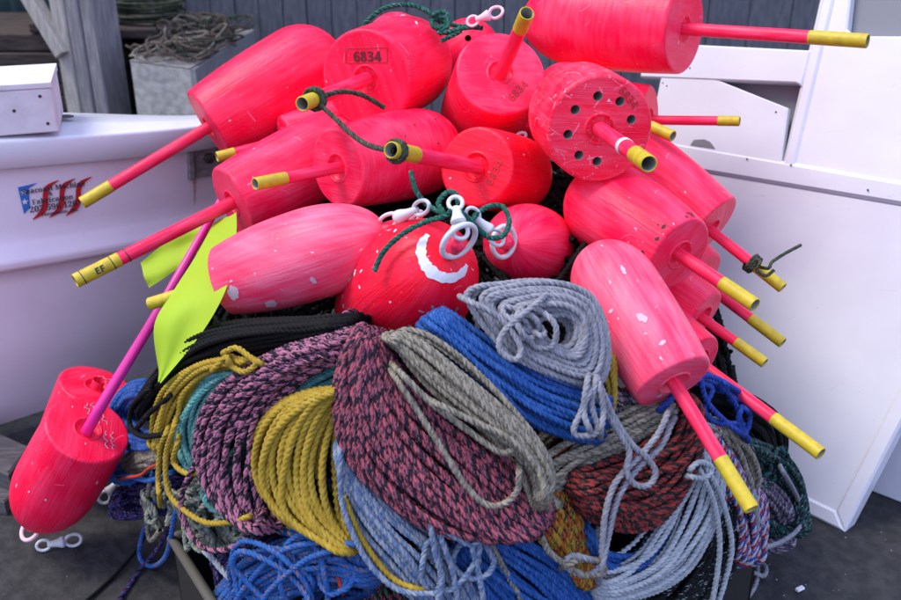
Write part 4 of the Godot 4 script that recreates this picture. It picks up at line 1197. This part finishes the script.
	loose_end(o, "bluecord", 0.0080, vecs([0.334, 0.426, 0.477, 0.316, 0.457, 0.553, 0.325, 0.426, 0.561, 0.350, 0.395, 0.555, 0.389, 0.356, 0.537, 0.489, 0.193, 0.311]))
	loose_end(o, "bluecord", 0.0080, vecs([0.422, 0.338, 0.420, 0.384, 0.393, 0.526, 0.377, 0.376, 0.539, 0.392, 0.360, 0.532, 0.399, 0.376, 0.519, 0.388, 0.391, 0.523, 0.434, 0.309, 0.378]))
	loose_end(o, "bluecord", 0.0090, vecs([0.265, 0.391, 0.541, 0.259, 0.432, 0.595, 0.285, 0.442, 0.575, 0.302, 0.426, 0.571, 0.308, 0.399, 0.578, 0.303, 0.371, 0.592, 0.329, 0.290, 0.502]))
	loose_end(o, "bluecord", 0.0080, vecs([0.306, 0.431, 0.499, 0.301, 0.463, 0.560, 0.340, 0.446, 0.540, 0.374, 0.419, 0.524, 0.448, 0.309, 0.353]))
	o = hank("rope_tail", "thin grey tail of rope looping onto ground beside pile", "grey", vecs([0.400, 0.294, 0.526, 0.420, 0.239, 0.519, 0.433, 0.167, 0.516]), vecs([0.404, 0.292, 0.522, 0.429, 0.233, 0.510, 0.443, 0.159, 0.506]), 0.000, 1, false, 0.0082, 1)
	loose_end(o, "grey", 0.0082, vecs([0.412, 0.287, 0.515, 0.429, 0.210, 0.514, 0.501, 0.030, 0.359, 0.487, 0.008, 0.417, 0.457, 0.008, 0.458, 0.457, 0.008, 0.417, 0.488, 0.008, 0.374, 0.509, 0.010, 0.386, 0.499, 0.012, 0.412, 0.479, 0.020, 0.412]))
	o = hank("rope_coil", "faded cream and green rope tangle below the purple hank", "cream", vecs([-0.354, 0.266, 0.509, -0.382, 0.203, 0.493, -0.354, 0.175, 0.525]), vecs([-0.282, 0.246, 0.572, -0.277, 0.228, 0.579, -0.265, 0.217, 0.588]), 0.010, 2, false, 0.0082, 19)
	slack_loops(o, "cream", 0.0082, Vector3(-0.3223, 0.2603, 0.5646), Vector3(0.0728, 0.0391, 0.0517), Vector3(-0.0030, -0.0439, 0.0072), 16, 0.016, 0.038, 0.020)
	slack_loops(o, "teal", 0.0082, Vector3(-0.2959, 0.3035, 0.5923), Vector3(0.0280, 0.0118, 0.0160), Vector3(-0.0011, -0.0216, 0.0050), 5, 0.016, 0.026, 0.010)
	slack_loops(o, "cream", 0.0082, Vector3(-0.4344, 0.1718, 0.4405), Vector3(0.0656, 0.0652, 0.0866), Vector3(-0.0066, -0.0434, -0.0040), 7, 0.012, 0.030, 0.015)
	o = hank("rope_bight", "blue rope loop drooping over crate corner", "blueor", vecs([-0.455, 0.208, 0.402, -0.503, 0.072, 0.322]), vecs([-0.443, 0.220, 0.419, -0.471, 0.122, 0.387]), 0.000, 1, false, 0.0085, 1)
	loose_end(o, "blueor", 0.0085, vecs([-0.432, 0.230, 0.433, -0.450, 0.156, 0.420, -0.506, 0.041, 0.346, -0.505, 0.015, 0.373, -0.480, 0.015, 0.392, -0.424, 0.106, 0.475, -0.395, 0.193, 0.503, -0.389, 0.218, 0.490]))
	loose_end(o, "tan", 0.0085, vecs([-0.445, 0.213, 0.435, -0.468, 0.140, 0.411, -0.471, 0.080, 0.407, -0.431, 0.144, 0.464]))
	o = hank("rope_coil", "messy tangle of bright blue rope flecked orange spilling over crate", "blueor", vecs([-0.097, 0.285, 0.662, -0.166, 0.285, 0.642, -0.245, 0.241, 0.616, -0.302, 0.170, 0.590, -0.355, 0.062, 0.550]), vecs([-0.096, 0.225, 0.673, -0.143, 0.219, 0.662, -0.192, 0.190, 0.648, -0.228, 0.158, 0.635, -0.254, 0.116, 0.623]), 0.030, 2, false, 0.0082, 21)
	loose_end(o, "blueor", 0.0082, vecs([-0.096, 0.269, 0.653, -0.108, 0.308, 0.699, -0.157, 0.303, 0.688, -0.210, 0.277, 0.674, -0.253, 0.223, 0.663, -0.283, 0.171, 0.653]))
	loose_end(o, "blueor", 0.0082, vecs([-0.123, 0.271, 0.651, -0.132, 0.304, 0.700, -0.176, 0.279, 0.692, -0.225, 0.224, 0.682, -0.237, 0.196, 0.680]))
	slack_loops(o, "blueor", 0.0082, Vector3(-0.2113, 0.2300, 0.6707), Vector3(0.0550, 0.0185, 0.0211), Vector3(-0.0016, -0.0289, 0.0036), 5, 0.043, 0.073, 0.020)
	slack_loops(o, "blueor", 0.0082, Vector3(-0.1376, 0.2525, 0.6928), Vector3(0.0279, 0.0058, 0.0067), Vector3(-0.0008, -0.0247, 0.0039), 2, 0.029, 0.049, 0.010)
	o = hank("rope_coil", "dark blue rope turns bound by a red cord", "navyblue", vecs([-0.096, 0.277, 0.651, -0.133, 0.270, 0.643, -0.170, 0.245, 0.636, -0.190, 0.191, 0.636]), vecs([-0.095, 0.198, 0.664, -0.116, 0.188, 0.660, -0.136, 0.177, 0.656, -0.150, 0.164, 0.653]), 0.015, 2, false, 0.0082, 13)
	loose_end(o, "redplain", 0.0060, vecs([-0.131, 0.271, 0.628, -0.127, 0.303, 0.680, -0.134, 0.280, 0.684, -0.138, 0.252, 0.687, -0.134, 0.233, 0.692, -0.142, 0.155, 0.619]))
	o = hank("rope_coil", "navy and violet rope turns lying over crate edge", "navy", vecs([-0.314, 0.200, 0.556, -0.330, 0.159, 0.548, -0.323, 0.112, 0.556]), vecs([-0.250, 0.219, 0.597, -0.259, 0.182, 0.596, -0.257, 0.134, 0.601]), 0.012, 2, false, 0.0082, 13)
	loose_end(o, "white", 0.0090, vecs([-0.366, 0.130, 0.489, -0.329, 0.206, 0.588, -0.314, 0.199, 0.600, -0.298, 0.189, 0.613, -0.277, 0.178, 0.626, -0.297, 0.075, 0.525]))
	o = hank("rope_coil", "black green and pink flecked rope packed under pale blue hank", "confetti", vecs([-0.125, 0.245, 0.650, -0.113, 0.204, 0.659, -0.090, 0.170, 0.668]), vecs([-0.064, 0.233, 0.665, -0.038, 0.214, 0.671, -0.013, 0.178, 0.676]), 0.012, 2, false, 0.0082, 11)
	o = hank("rope_tail", "thin navy line trailing across asphalt beside pile", "black", vecs([-0.497, 0.056, 0.327, -0.499, 0.043, 0.337]), vecs([-0.494, 0.054, 0.325, -0.496, 0.042, 0.335]), 0.000, 1, false, 0.0060, 1)
	loose_end(o, "black", 0.0060, vecs([-0.497, 0.056, 0.327, -0.512, 0.020, 0.346, -0.538, 0.005, 0.402, -0.565, 0.005, 0.463]))
	o = hank("rope_tail", "thin violet speckled line trailing across asphalt beside pile", "navy", vecs([-0.427, 0.128, 0.420, -0.447, 0.085, 0.389]), vecs([-0.421, 0.134, 0.428, -0.439, 0.095, 0.403]), 0.000, 1, false, 0.0080, 1)
	loose_end(o, "navy", 0.0080, vecs([-0.436, 0.108, 0.407, -0.476, 0.030, 0.366, -0.501, 0.006, 0.391, -0.514, 0.006, 0.464]))
	o = hank("rope_coil", "dark maroon rope turns stuffed under the round red buoy", "purple", vecs([-0.132, 0.528, 0.533, -0.113, 0.512, 0.549, -0.081, 0.505, 0.561]), vecs([-0.192, 0.503, 0.522, -0.158, 0.495, 0.542, -0.112, 0.487, 0.563]), 0.015, 2, false, 0.0082, 10)
	o = hank("rope_coil", "pale blue and white flecked rope behind mustard yellow turns", "purplewhite", vecs([0.183, 0.449, 0.581, 0.219, 0.442, 0.568, 0.254, 0.424, 0.558, 0.281, 0.402, 0.551]), vecs([0.191, 0.425, 0.589, 0.215, 0.413, 0.583, 0.240, 0.400, 0.576, 0.258, 0.388, 0.571]), 0.012, 2, false, 0.0082, 6)
	o = hank("rope_coil", "white and grey rope strands hanging from tan hank end", "tan", vecs([0.108, 0.382, 0.651, 0.118, 0.357, 0.657, 0.133, 0.343, 0.658]), vecs([0.074, 0.364, 0.663, 0.096, 0.348, 0.664, 0.118, 0.339, 0.662]), 0.010, 2, false, 0.0082, 6)

func make_buoys() -> void:
	var holes := PackedVector2Array()
	for a in [97.0, 55.0, 15.0, 143.0, 188.0, 232.0, 268.0]:
		holes.append(Vector2(cos(deg_to_rad(a)), -sin(deg_to_rad(a))) * .045)
	var b1 := buoy(Vector3(-0.4269, 0.6155, -0.0567), Vector3(-0.7970, -0.4026, 0.4503), 0.253, 0.0823, 0.2792, 0.86, 0.055, 0.30, 0.0102, "pink_fresh", "hot pink buoy overhanging the white washboard above the rusty bracket")
	var b2 := buoy(Vector3(-0.1303, 0.7392, 0.1255), Vector3(-0.3586, 0.0313, 0.9330), 0.201, 0.0780, 0.2350, 0.97, 0.045, 0.36, 0.0102, "pink_fresh", "pink buoy stamped with dark digits 6834, green rope knotted on its spindle")
	var b3 := buoy(Vector3(0.0774, 0.7497, 0.1317), Vector3(0.1586, 0.6359, 0.7553), 0.170, 0.0715, 0.2150, 0.98, 0.040, 0.34, 0.0102, "pink_round", "pink buoy whose hollow yellow-tipped spindle stands straight up from its face")
	var b4 := buoy(Vector3(0.3853, 0.7928, -0.0067), Vector3(0.7888, 0.0414, 0.6133), 0.290, 0.0784, 0.3100, 0.93, 0.085, 0.42, 0.0102, "pink_round", "topmost pink buoy with long level spindle reaching toward white cabin post")
	var b5 := buoy(Vector3(0.2043, 0.7139, 0.3249), Vector3(0.1349, 0.0621, 0.9889), 0.206, 0.0755, 0.1650, 0.98, 0.050, 0.34, 0.0102, "pink_scuffed", "pink buoy with a ring of drilled holes in its scuffed face", holes)
	var b6 := buoy(Vector3(0.3393, 0.6431, 0.0017), Vector3(0.8968, 0.0999, 0.4310), 0.149, 0.0701, 0.2550, 0.84, 0.034, 0.34, 0.0078, "pink_fresh", "pink buoy tucked behind drilled buoy, spindle crossing the triangular white board")
	var b7 := buoy(Vector3(0.0366, 0.6475, 0.2842), Vector3(-0.4510, 0.3431, 0.8240), 0.241, 0.0610, 0.2000, 0.95, 0.060, 0.34, 0.0102, "pink_chipped", "small red-pink buoy with faint stamp, spindle tip tied to stamped buoy by rope")
	var b8 := buoy(Vector3(-0.1656, 0.6389, 0.2612), Vector3(-0.6943, 0.0655, 0.7167), 0.144, 0.0690, 0.2377, 0.86, 0.050, 0.34, 0.0085, "pink_round", "pink buoy with plain worn face and short spindle resting over the faded buoy")
	var b9 := buoy(Vector3(-0.3379, 0.5646, 0.2026), Vector3(-0.7638, -0.2430, 0.5979), 0.260, 0.0697, 0.2718, 0.86, 0.068, 0.32, 0.0102, "pink_worn", "pink buoy with thick spindle inked with black letters crossing in front of flag staff")
	var b10 := buoy(Vector3(-0.3107, 0.5237, 0.4081), Vector3(-0.9462, -0.3217, -0.0357), 0.115, 0.0630, 0.2377, 0.78, 0.050, 0.46, 0.0085, "pink_faded", "pale faded pink buoy with grey scuffs, white clip ring at its nose")
	var b11 := buoy(Vector3(-0.1026, 0.4514, 0.3663), Vector3(-0.4094, -0.6638, -0.6258), 0.000, 0.0820, 0.2400, 0.84, 0.000, 0.50, 0.0102, "pink_chipped", "round-nosed red buoy with flaking white paint ring around its eye")
	var b12 := buoy(Vector3(0.1472, 0.4921, 0.2126), Vector3(0.3152, -0.3906, -0.8649), 0.000, 0.0622, 0.2096, 0.84, 0.000, 0.50, 0.0102, "pink_worn", "small pink buoy nose with looped eye beside the white ringed red buoy")
	var b13 := buoy(Vector3(0.3135, 0.5580, 0.3979), Vector3(0.5526, -0.1767, 0.8145), 0.135, 0.0680, 0.2128, 0.82, 0.056, 0.34, 0.0090, "pink_worn", "streaky pink buoy with black chips round the rim of its spindle end")
	var b14 := buoy(Vector3(0.3968, 0.5328, 0.2362), Vector3(0.6609, -0.4113, 0.6277), 0.140, 0.0689, 0.2598, 0.88, 0.050, 0.34, 0.0082, "pink_worn", "pink buoy with frayed dark cord knotted on its spindle tip")
	var b15 := buoy(Vector3(0.2731, 0.4692, 0.5930), Vector3(0.3786, -0.4763, 0.7936), 0.176, 0.0570, 0.2211, 0.90, 0.066, 0.34, 0.0088, "pink_faded", "pale pink buoy with white spots, spindle hanging down over red rope")
	var b16 := buoy(Vector3(0.4070, 0.4236, 0.1781), Vector3(0.6448, -0.3347, 0.6872), 0.167, 0.0622, 0.2158, 0.84, 0.062, 0.34, 0.0085, "pink_worn", "pink buoy wedged under the chipped streaky buoy, spindle against white panel")
	var b17 := buoy(Vector3(0.3695, 0.4362, 0.3448), Vector3(0.6675, -0.2988, 0.6821), 0.112, 0.0550, 0.1900, 0.84, 0.050, 0.34, 0.0075, "pink_worn", "pink buoy wedged against white spotted buoy, short thin spindle against white panel")
	var b18 := buoy(Vector3(0.3446, 0.4133, 0.4375), Vector3(0.5685, -0.1849, 0.8017), 0.210, 0.0500, 0.2699, 0.84, 0.075, 0.34, 0.0085, "pink_worn", "pink buoy hidden behind white spotted buoy, long spindle over black rope coil")
	var h8 := buoy(Vector3(-0.2848, 0.6070, -0.0031), Vector3(-0.8820, -0.1143, 0.4571), 0.121, 0.0501, 0.2227, 0.84, 0.030, 0.34, 0.0085, "pink_worn", "pink buoy buried under overhanging buoy, only its yellow tip at the bracket")
	var h1 := buoy(Vector3(-0.1032, 0.6443, -0.3462), Vector3(-0.0146, -0.5503, -0.8348), 0.000, 0.0600, 0.2200, 0.84, 0.000, 0.34, 0.0102, "pink_worn", "pink buoy nose under the arched green rope behind stamped buoy")
	var h2 := buoy(Vector3(0.0392, 0.6424, -0.3468), Vector3(0.0350, -0.4997, -0.8655), 0.000, 0.0600, 0.2200, 0.84, 0.000, 0.34, 0.0102, "pink_fresh", "pink buoy behind the green knot at top of pile")
	var h3 := buoy(Vector3(0.2667, 0.6843, 0.1181), Vector3(0.6551, -0.1540, 0.7397), 0.105, 0.0450, 0.1652, 0.84, 0.042, 0.34, 0.0085, "pink_fresh", "pink buoy sunk between upright-spindle buoy and drilled buoy")
	var h4 := buoy(Vector3(-0.2148, 0.4235, 0.0470), Vector3(0.6891, -0.3098, -0.6550), 0.000, 0.0461, 0.1900, 0.84, 0.000, 0.34, 0.0102, "pink_fresh", "red-orange buoy end deep behind the neon flag")
	var b19 := buoy(Vector3(-0.5516, 0.2608, 0.3707), Vector3(0.5396, 0.8316, 0.1313), 0.000, 0.0665, 0.2343, 0.97, 0.000, 0.44, 0.0102, "pink_fresh", "red-pink buoy lying on asphalt with handwriting on top and long flag staff")
	var b20 := buoy(Vector3(-0.6075, 0.2245, 0.1780), Vector3(0.4233, 0.9018, -0.0872), 0.012, 0.0660, 0.1758, 0.97, 0.000, 0.34, 0.0102, "pink_fresh", "red-pink buoy standing behind the handwritten flag buoy against the hull")
	# marks on single buoys
	stamp(b2, 0.2350, "6834", .003, .034, 4.0, .0150, "stamp_dark")
	var fr := [Vector2(-.033, .023), Vector2(-.033, .045), Vector2(.037, .050), Vector2(.037, .028)]
	for k in 4:
		line_on_face(b2, 0.2350, [fr[k], fr[(k + 1) % 4]], "stamp", .0005)
	stamp(b3, 0.2150, "6834", .026, -.028, 50.0, .0125, "stamp", 1.05)
	stamp(b7, 0.2000, "6834", .029, -.009, 62.0, .0115, "stamp", 1.05)
	stamp(b5, 0.1650, "6834", .037, .042, -47.0, .011, "stamp", 1.0)
	for hp in holes:
		part("drilled_hole", lathe_mesh(PackedVector2Array([Vector2(.0067, .0), Vector2(.0065, -.04), Vector2(.0001, -.04)]), 14), mats.foam, b5, Transform3D(Basis.IDENTITY, Vector3(hp.x, 0.1650, hp.y)))
	for q in [[.055, 1.0, .008, .006], [.10, .55, .005, .004], [.17, .9, .007, .010], [.21, .35, .012, .007], [.13, 1.5, .004, .006]]:
		flake(b10, [0.0630, 0.2377, 0.78, .46], q[0], q[1] + deg_to_rad(-114.8), q[2], q[3], "worn_foam")
	for q in [[.19, .25, .004, .003], [.15, .15, .005, .007], [.12, -.35, .003, .003], [.08, .35, .003, .006]]:
		flake(b15, [0.0570, 0.2211, 0.90, .34], q[0], q[1] + deg_to_rad(-114.5), q[2], q[3], "worn_foam")
	for k in 9:
		flake(b13, [0.0680, 0.2128, 0.82, .34], 0.2128 - rng.randf_range(.004, .020), deg_to_rad(-139.0) + rng.randf_range(-1.3, 1.3), rng.randf_range(.001, .0035), rng.randf_range(.001, .003), "chip_dark")
	for k in 16:
		flake(b11, [0.0820, 0.2400, .84, .5], rng.randf_range(.03, .12), deg_to_rad(-131.6) + rng.randf_range(-1.5, 1.5), rng.randf_range(.0012, .004), rng.randf_range(.0012, .004), "decal_white")
	for k in 7:
		flake(b8, [0.0690, 0.2377, 0.86, .34], rng.randf_range(.07, .16), deg_to_rad(-15.2) + rng.randf_range(-.8, .8), rng.randf_range(.001, .002), rng.randf_range(.001, .002), "chip_dark")
	for k in 4:
		flake(b19, [0.0665, 0.2343, 0.97, .34], rng.randf_range(.06, .19), deg_to_rad(93.4) + rng.randf_range(-.9, .9), rng.randf_range(.0012, .002), rng.randf_range(.002, .005), "worn_foam")
	nose_eye(b10, .6)
	nose_eye(b11, 1.1, true, .034, .024)
	nose_eye(b12, .2)
	nose_eye(b19, .4, true, .020, .02, "plastic_pink")
	# white paint ring round the eye of the red buoy
	var st := SurfaceTool.new()
	st.begin(Mesh.PRIMITIVE_TRIANGLES)
	var prev := []
	for k in 57:
		var f := k / 56.0
		var a := lerpf(2.35, 6.0, f)
		var wob := noise.get_noise_2d(k * .23, 3.0) * .0014
		var w := .0062 * pow(sin(PI * clampf(f, .02, .98)), .35) + wob
		var row := []
		for j in 5:
			var s := lerpf(-w, w, j / 4.0) + .0310
			var y := 0.0
			# walk along the nose to the wanted distance from the axis
			while buoy_radius(0.0820, 0.2400, .84, .50, y) < s and y < .1:
				y += .0005
			row.append(Vector3(cos(a) * (s + .0006), y - .0008, sin(a) * (s + .0006)))
		if k > 0:
			for j in 4:
				for q in [prev[j], row[j], prev[j + 1], prev[j + 1], row[j], row[j + 1]]:
					st.set_smooth_group(1)
					st.add_vertex(q)
		prev = row
	st.index()
	st.generate_normals()
	part("paint_ring", st.commit(), mats.decal_white, b11)
	# handwriting on the flag buoy
	for row in 3:
		var pts := []
		for k in 16:
			pts.append(Vector2(-.050 + k * .0028, .030 - row * .011 + rng.randf_range(-.0032, .0032) * (1.0 if k % 4 else 1.7)).rotated(-1.0))
		line_on_face(b19, 0.2343, pts, "pen", .00045)
	for row in 2:
		var pts := []
		for k in 14:
			pts.append(Vector2(.0 + k * .0026, .036 - row * .010 + rng.randf_range(-.0028, .0028)).rotated(-1.2))
		line_on_face(b19, 0.2343, pts, "pen", .00045)
	for row in 2:
		var pts := []
		for k in 14:
			pts.append(Vector2(-.01 + k * .0026, .034 - row * .011 + rng.randf_range(-.0028, .0028)))
		line_on_face(b20, 0.1758, pts, "pen", .00045)
	# letters inked on the thick spindle, white tape on the drilled buoy's spindle
	part("tape", lathe_mesh(PackedVector2Array([Vector2(.0108, 0), Vector2(.0114, .0005), Vector2(.0114, .010), Vector2(.0108, .0105)]), 20), mats.plastic, b5, Transform3D(Basis.IDENTITY, Vector3(0, 0.1650 + .108, 0)))
	var la := deg_to_rad(-42.6 + 8.0)
	var ink := TextMesh.new()
	ink.text = "EF"
	ink.font = mats.font_bold
	ink.font_size = 64
	ink.pixel_size = .0095 / 46.0
	ink.depth = .0040
	var outw := Vector3(cos(la), 0, sin(la))
	part("inked_letters", ink, mats.decal_black, b9, Transform3D(Basis(Vector3.DOWN, Vector3.DOWN.cross(outw) * -1.0, outw), outw * .0093 + Vector3(0, 0.2718 + 0.2598 - .036, 0)))
	for dy in [.012, .058, .082]:
		part("ink_band", lathe_mesh(PackedVector2Array([Vector2(.0104, 0), Vector2(.0112, .0003), Vector2(.0112, .0014), Vector2(.0104, .0017)]), 20), mats.decal_black, b9, Transform3D(Basis(Vector3.RIGHT, .12), Vector3(0, 0.2718 + 0.2598 - dy, 0)))
	var staff := part("flag_staff", tube_mesh(vecs([-0.562, 0.244, 0.368, -0.519, 0.311, 0.379, -0.451, 0.413, 0.322, -0.405, 0.488, 0.232, -0.365, 0.556, 0.123]), .0088, .0062, false, 14, 40), mats.magenta, b19, b19.transform.affine_inverse())
	staff.set_meta("label", "long bright magenta flag staff")
	cloth_flag()

func cloth_flag() -> void:
	var o := thing("warning_flag", "torn neon yellow-green flag hanging from the magenta staff", "flag", Vector3.ZERO)
	for e in [[vecs([-0.326, 0.560, 0.231, -0.302, 0.559, 0.353, -0.294, 0.540, 0.456, -0.325, 0.487, 0.491, -0.385, 0.418, 0.507]), vecs([-0.365, 0.539, 0.219, -0.369, 0.527, 0.324, -0.381, 0.510, 0.409, -0.399, 0.479, 0.457, -0.394, 0.418, 0.485]), 1.0], [vecs([-0.387, 0.525, 0.181, -0.447, 0.495, 0.173, -0.501, 0.455, 0.181]), vecs([-0.394, 0.489, 0.209, -0.438, 0.453, 0.204, -0.485, 0.421, 0.208]), .6]]:
		var st := SurfaceTool.new()
		st.begin(Mesh.PRIMITIVE_TRIANGLES)
		var nu := 10
		var nv := 28
		for j in nv + 1:
			for i in nu + 1:
				var f := float(j) / nv
				var t := float(i) / nu
				var p := catmull(e[0], f).lerp(catmull(e[1], f), t)
				p += Vector3(.1, .1, 1).normalized() * (.006 * sin(t * 7.0 + f * 4.0) + .003 * sin(t * 3.0 - f * 11.0)) * e[2]
				st.set_uv(Vector2(t, f))
				st.add_vertex(p)
		for j in nv:
			for i in nu:
				var p := j * (nu + 1) + i
				for q in [p, p + nu + 1, p + 1, p + 1, p + nu + 1, p + nu + 2]:
					st.add_index(q)
		st.generate_normals()
		part("cloth", st.commit(), mats.flag, o)

func clip(a: Vector3, b: Vector3, label: String, m := "plastic", size := 1.0) -> void:
	# a moulded swivel clip: tapered body, ring at one end, open hook loop at the other
	var o := thing("plastic_clip", label, "clip", (a + b) * .5, "white plastic clips")
	var ax := (b - a).normalized()
	var x := ax.cross(Vector3(0, .42, .9)).normalized()
	o.basis = Basis(x, ax, x.cross(ax))
	var l := a.distance_to(b)
	var s := size
	part("swivel_body", lathe_mesh(PackedVector2Array([Vector2(.0001, -l * .28), Vector2(.0045 * s, -l * .28), Vector2(.0062 * s, -l * .05), Vector2(.0095 * s, l * .14), Vector2(.0098 * s, l * .20), Vector2(.006 * s, l * .24), Vector2(.0001, l * .25)]), 18), mats[m], o)
	var up := PackedVector3Array()
	for k in 9:
		var t := TAU * k / 9
		up.append(Vector3(sin(t) * .0085 * s, -l * .40 - cos(t) * l * .20, 0))
	part("loop", tube_mesh(up, .0026 * s, -1, true, 10, 36), mats[m], o)
	var dn := PackedVector3Array()
	for k in 9:
		var t := TAU * k / 9
		dn.append(Vector3(sin(t) * .0095 * s, l * .47 + cos(t) * l * .24, .002 * sin(2.0 * t)))
	part("hook", tube_mesh(dn, .0028 * s, -1, true, 10, 36), mats[m], o)

func line(called: String, label: String, kind: String, dia: float, pieces: Array) -> void:
	var first: PackedVector3Array = pieces[0]
	var o := thing(called, label, "rope", first[0])
	for p in pieces:
		var q := PackedVector3Array()
		for k in p:
			q.append(k - o.position)
		part("strand", rope_mesh(q, false, dia, dia * .5), ropes[kind], o)

func make_lines() -> void:
	line("tie_rope", "weedy green rope tied between the stamped buoy's tip and the small buoy's tip", "weedy", .0078, [vecs([-0.190, 0.744, 0.281, -0.159, 0.725, 0.309, -0.133, 0.713, 0.347, -0.105, 0.710, 0.393, -0.067, 0.726, 0.473]), vecs([-0.190, 0.744, 0.281, -0.156, 0.751, 0.264, -0.126, 0.742, 0.246, -0.096, 0.721, 0.234]), vecs([-0.202, 0.744, 0.271, -0.198, 0.734, 0.273, -0.189, 0.730, 0.277, -0.179, 0.734, 0.281, -0.175, 0.744, 0.283, -0.179, 0.755, 0.282, -0.189, 0.759, 0.278, -0.199, 0.755, 0.275, -0.203, 0.744, 0.274, -0.199, 0.734, 0.277, -0.190, 0.730, 0.281, -0.181, 0.734, 0.285, -0.177, 0.744, 0.287, -0.181, 0.755, 0.285, -0.190, 0.759, 0.282, -0.200, 0.755, 0.279, -0.205, 0.745, 0.278]), vecs([-0.075, 0.724, 0.463, -0.074, 0.716, 0.467, -0.067, 0.713, 0.473, -0.059, 0.717, 0.477, -0.054, 0.725, 0.476, -0.056, 0.733, 0.472, -0.064, 0.737, 0.467, -0.072, 0.734, 0.465, -0.077, 0.726, 0.466, -0.076, 0.718, 0.471, -0.069, 0.714, 0.477, -0.061, 0.718, 0.480, -0.056, 0.726, 0.480, -0.058, 0.735, 0.476, -0.066, 0.738, 0.471, -0.074, 0.735, 0.468, -0.079, 0.727, 0.469])])
	line("frayed_rope", "frayed dark cord knotted round a spindle against white panel", "weedy", .0055, [vecs([0.438, 0.501, 0.294, 0.439, 0.492, 0.289, 0.444, 0.488, 0.281, 0.452, 0.492, 0.276, 0.458, 0.500, 0.276, 0.459, 0.509, 0.282, 0.454, 0.512, 0.290, 0.446, 0.508, 0.296, 0.441, 0.499, 0.297, 0.441, 0.491, 0.292, 0.447, 0.487, 0.284, 0.455, 0.490, 0.278, 0.461, 0.499, 0.279, 0.461, 0.507, 0.284, 0.456, 0.511, 0.293, 0.449, 0.507, 0.299, 0.444, 0.498, 0.299, 0.444, 0.489, 0.294, 0.450, 0.485, 0.286, 0.458, 0.488, 0.281, 0.464, 0.497, 0.281, 0.464, 0.505, 0.287, 0.459, 0.509, 0.295, 0.452, 0.505, 0.301, 0.446, 0.496, 0.302]), vecs([0.453, 0.498, 0.290, 0.460, 0.510, 0.332, 0.466, 0.518, 0.328, 0.487, 0.525, 0.314, 0.515, 0.533, 0.299]), vecs([0.453, 0.510, 0.300, 0.449, 0.518, 0.328, 0.444, 0.508, 0.333, 0.457, 0.500, 0.336, 0.469, 0.508, 0.333])])
	line("green_rope", "dark green rope arching over the top buoys into a knot", "green", .0085, [vecs([-0.147, 0.783, -0.016, -0.138, 0.804, -0.004, -0.106, 0.827, -0.003, -0.063, 0.831, -0.006, -0.030, 0.818, 0.001, -0.017, 0.809, 0.005, 0.007, 0.803, 0.018, 0.050, 0.804, 0.051]), vecs([-0.017, 0.806, 0.006, -0.028, 0.819, 0.022, -0.010, 0.824, 0.020, -0.002, 0.809, 0.027, -0.022, 0.800, 0.031, -0.030, 0.811, 0.020, -0.007, 0.816, 0.023, -0.004, 0.803, 0.035, -0.020, 0.793, 0.034, 0.015, 0.801, 0.042, 0.044, 0.807, 0.050]), vecs([-0.015, 0.802, 0.019, -0.006, 0.793, 0.034, 0.018, 0.799, 0.042, -0.015, 0.782, 0.040])])
	line("green_rope", "dark green rope looped through white clips above the ringed red buoy", "green", .0075, [vecs([-0.094, 0.589, 0.526, -0.082, 0.613, 0.521, -0.059, 0.634, 0.516, -0.032, 0.649, 0.515, -0.008, 0.659, 0.521, 0.002, 0.668, 0.523]), vecs([-0.051, 0.682, 0.417, -0.044, 0.667, 0.446, -0.028, 0.660, 0.483, -0.008, 0.658, 0.506, -0.015, 0.665, 0.491, -0.004, 0.674, 0.476, 0.007, 0.675, 0.486, 0.010, 0.669, 0.512]), vecs([0.007, 0.670, 0.522, 0.026, 0.651, 0.520, 0.046, 0.631, 0.518, 0.065, 0.629, 0.508, 0.073, 0.641, 0.491, 0.066, 0.654, 0.474, 0.049, 0.655, 0.474, 0.031, 0.652, 0.497, 0.024, 0.647, 0.522, 0.014, 0.663, 0.525])])
	clip(Vector3(0.0054, 0.6770, 0.5132), Vector3(0.0113, 0.6474, 0.5435), "white swivel clip standing on the white-ringed red buoy's eye")
	clip(Vector3(-0.0317, 0.6587, 0.4831), Vector3(-0.0822, 0.6162, 0.4257), "white clip beside the faded buoy's nose ring")
	clip(Vector3(0.0240, 0.6553, 0.4957), Vector3(0.0582, 0.6190, 0.4905), "white clip joining green rope to the small pink nose", "plastic", .9)
	clip(Vector3(-0.0589, 0.8017, 0.0192), Vector3(-0.0803, 0.8041, -0.0261), "white clip end poking up behind the stamped buoy", "plastic", .8)
	clip(Vector3(0.0309, 0.8125, 0.0473), Vector3(0.0732, 0.8283, 0.0509), "pinkish white clip lying on top behind the upright spindle", "plastic_pink", .9)
	clip(Vector3(-0.5570, 0.1000, 0.2712), Vector3(-0.5837, 0.0700, 0.2862), "grey white clip hanging beside the navy rope coil")
	clip(Vector3(-0.6816, 0.0120, 0.3390), Vector3(-0.6305, 0.0120, 0.3236), "grey white clip on asphalt under the flag buoy's nose")
	clip(Vector3(0.1079, 0.6583, 0.1523), Vector3(0.1188, 0.6372, 0.1621), "dull white clip deep in the gap beside the small stamped buoy")
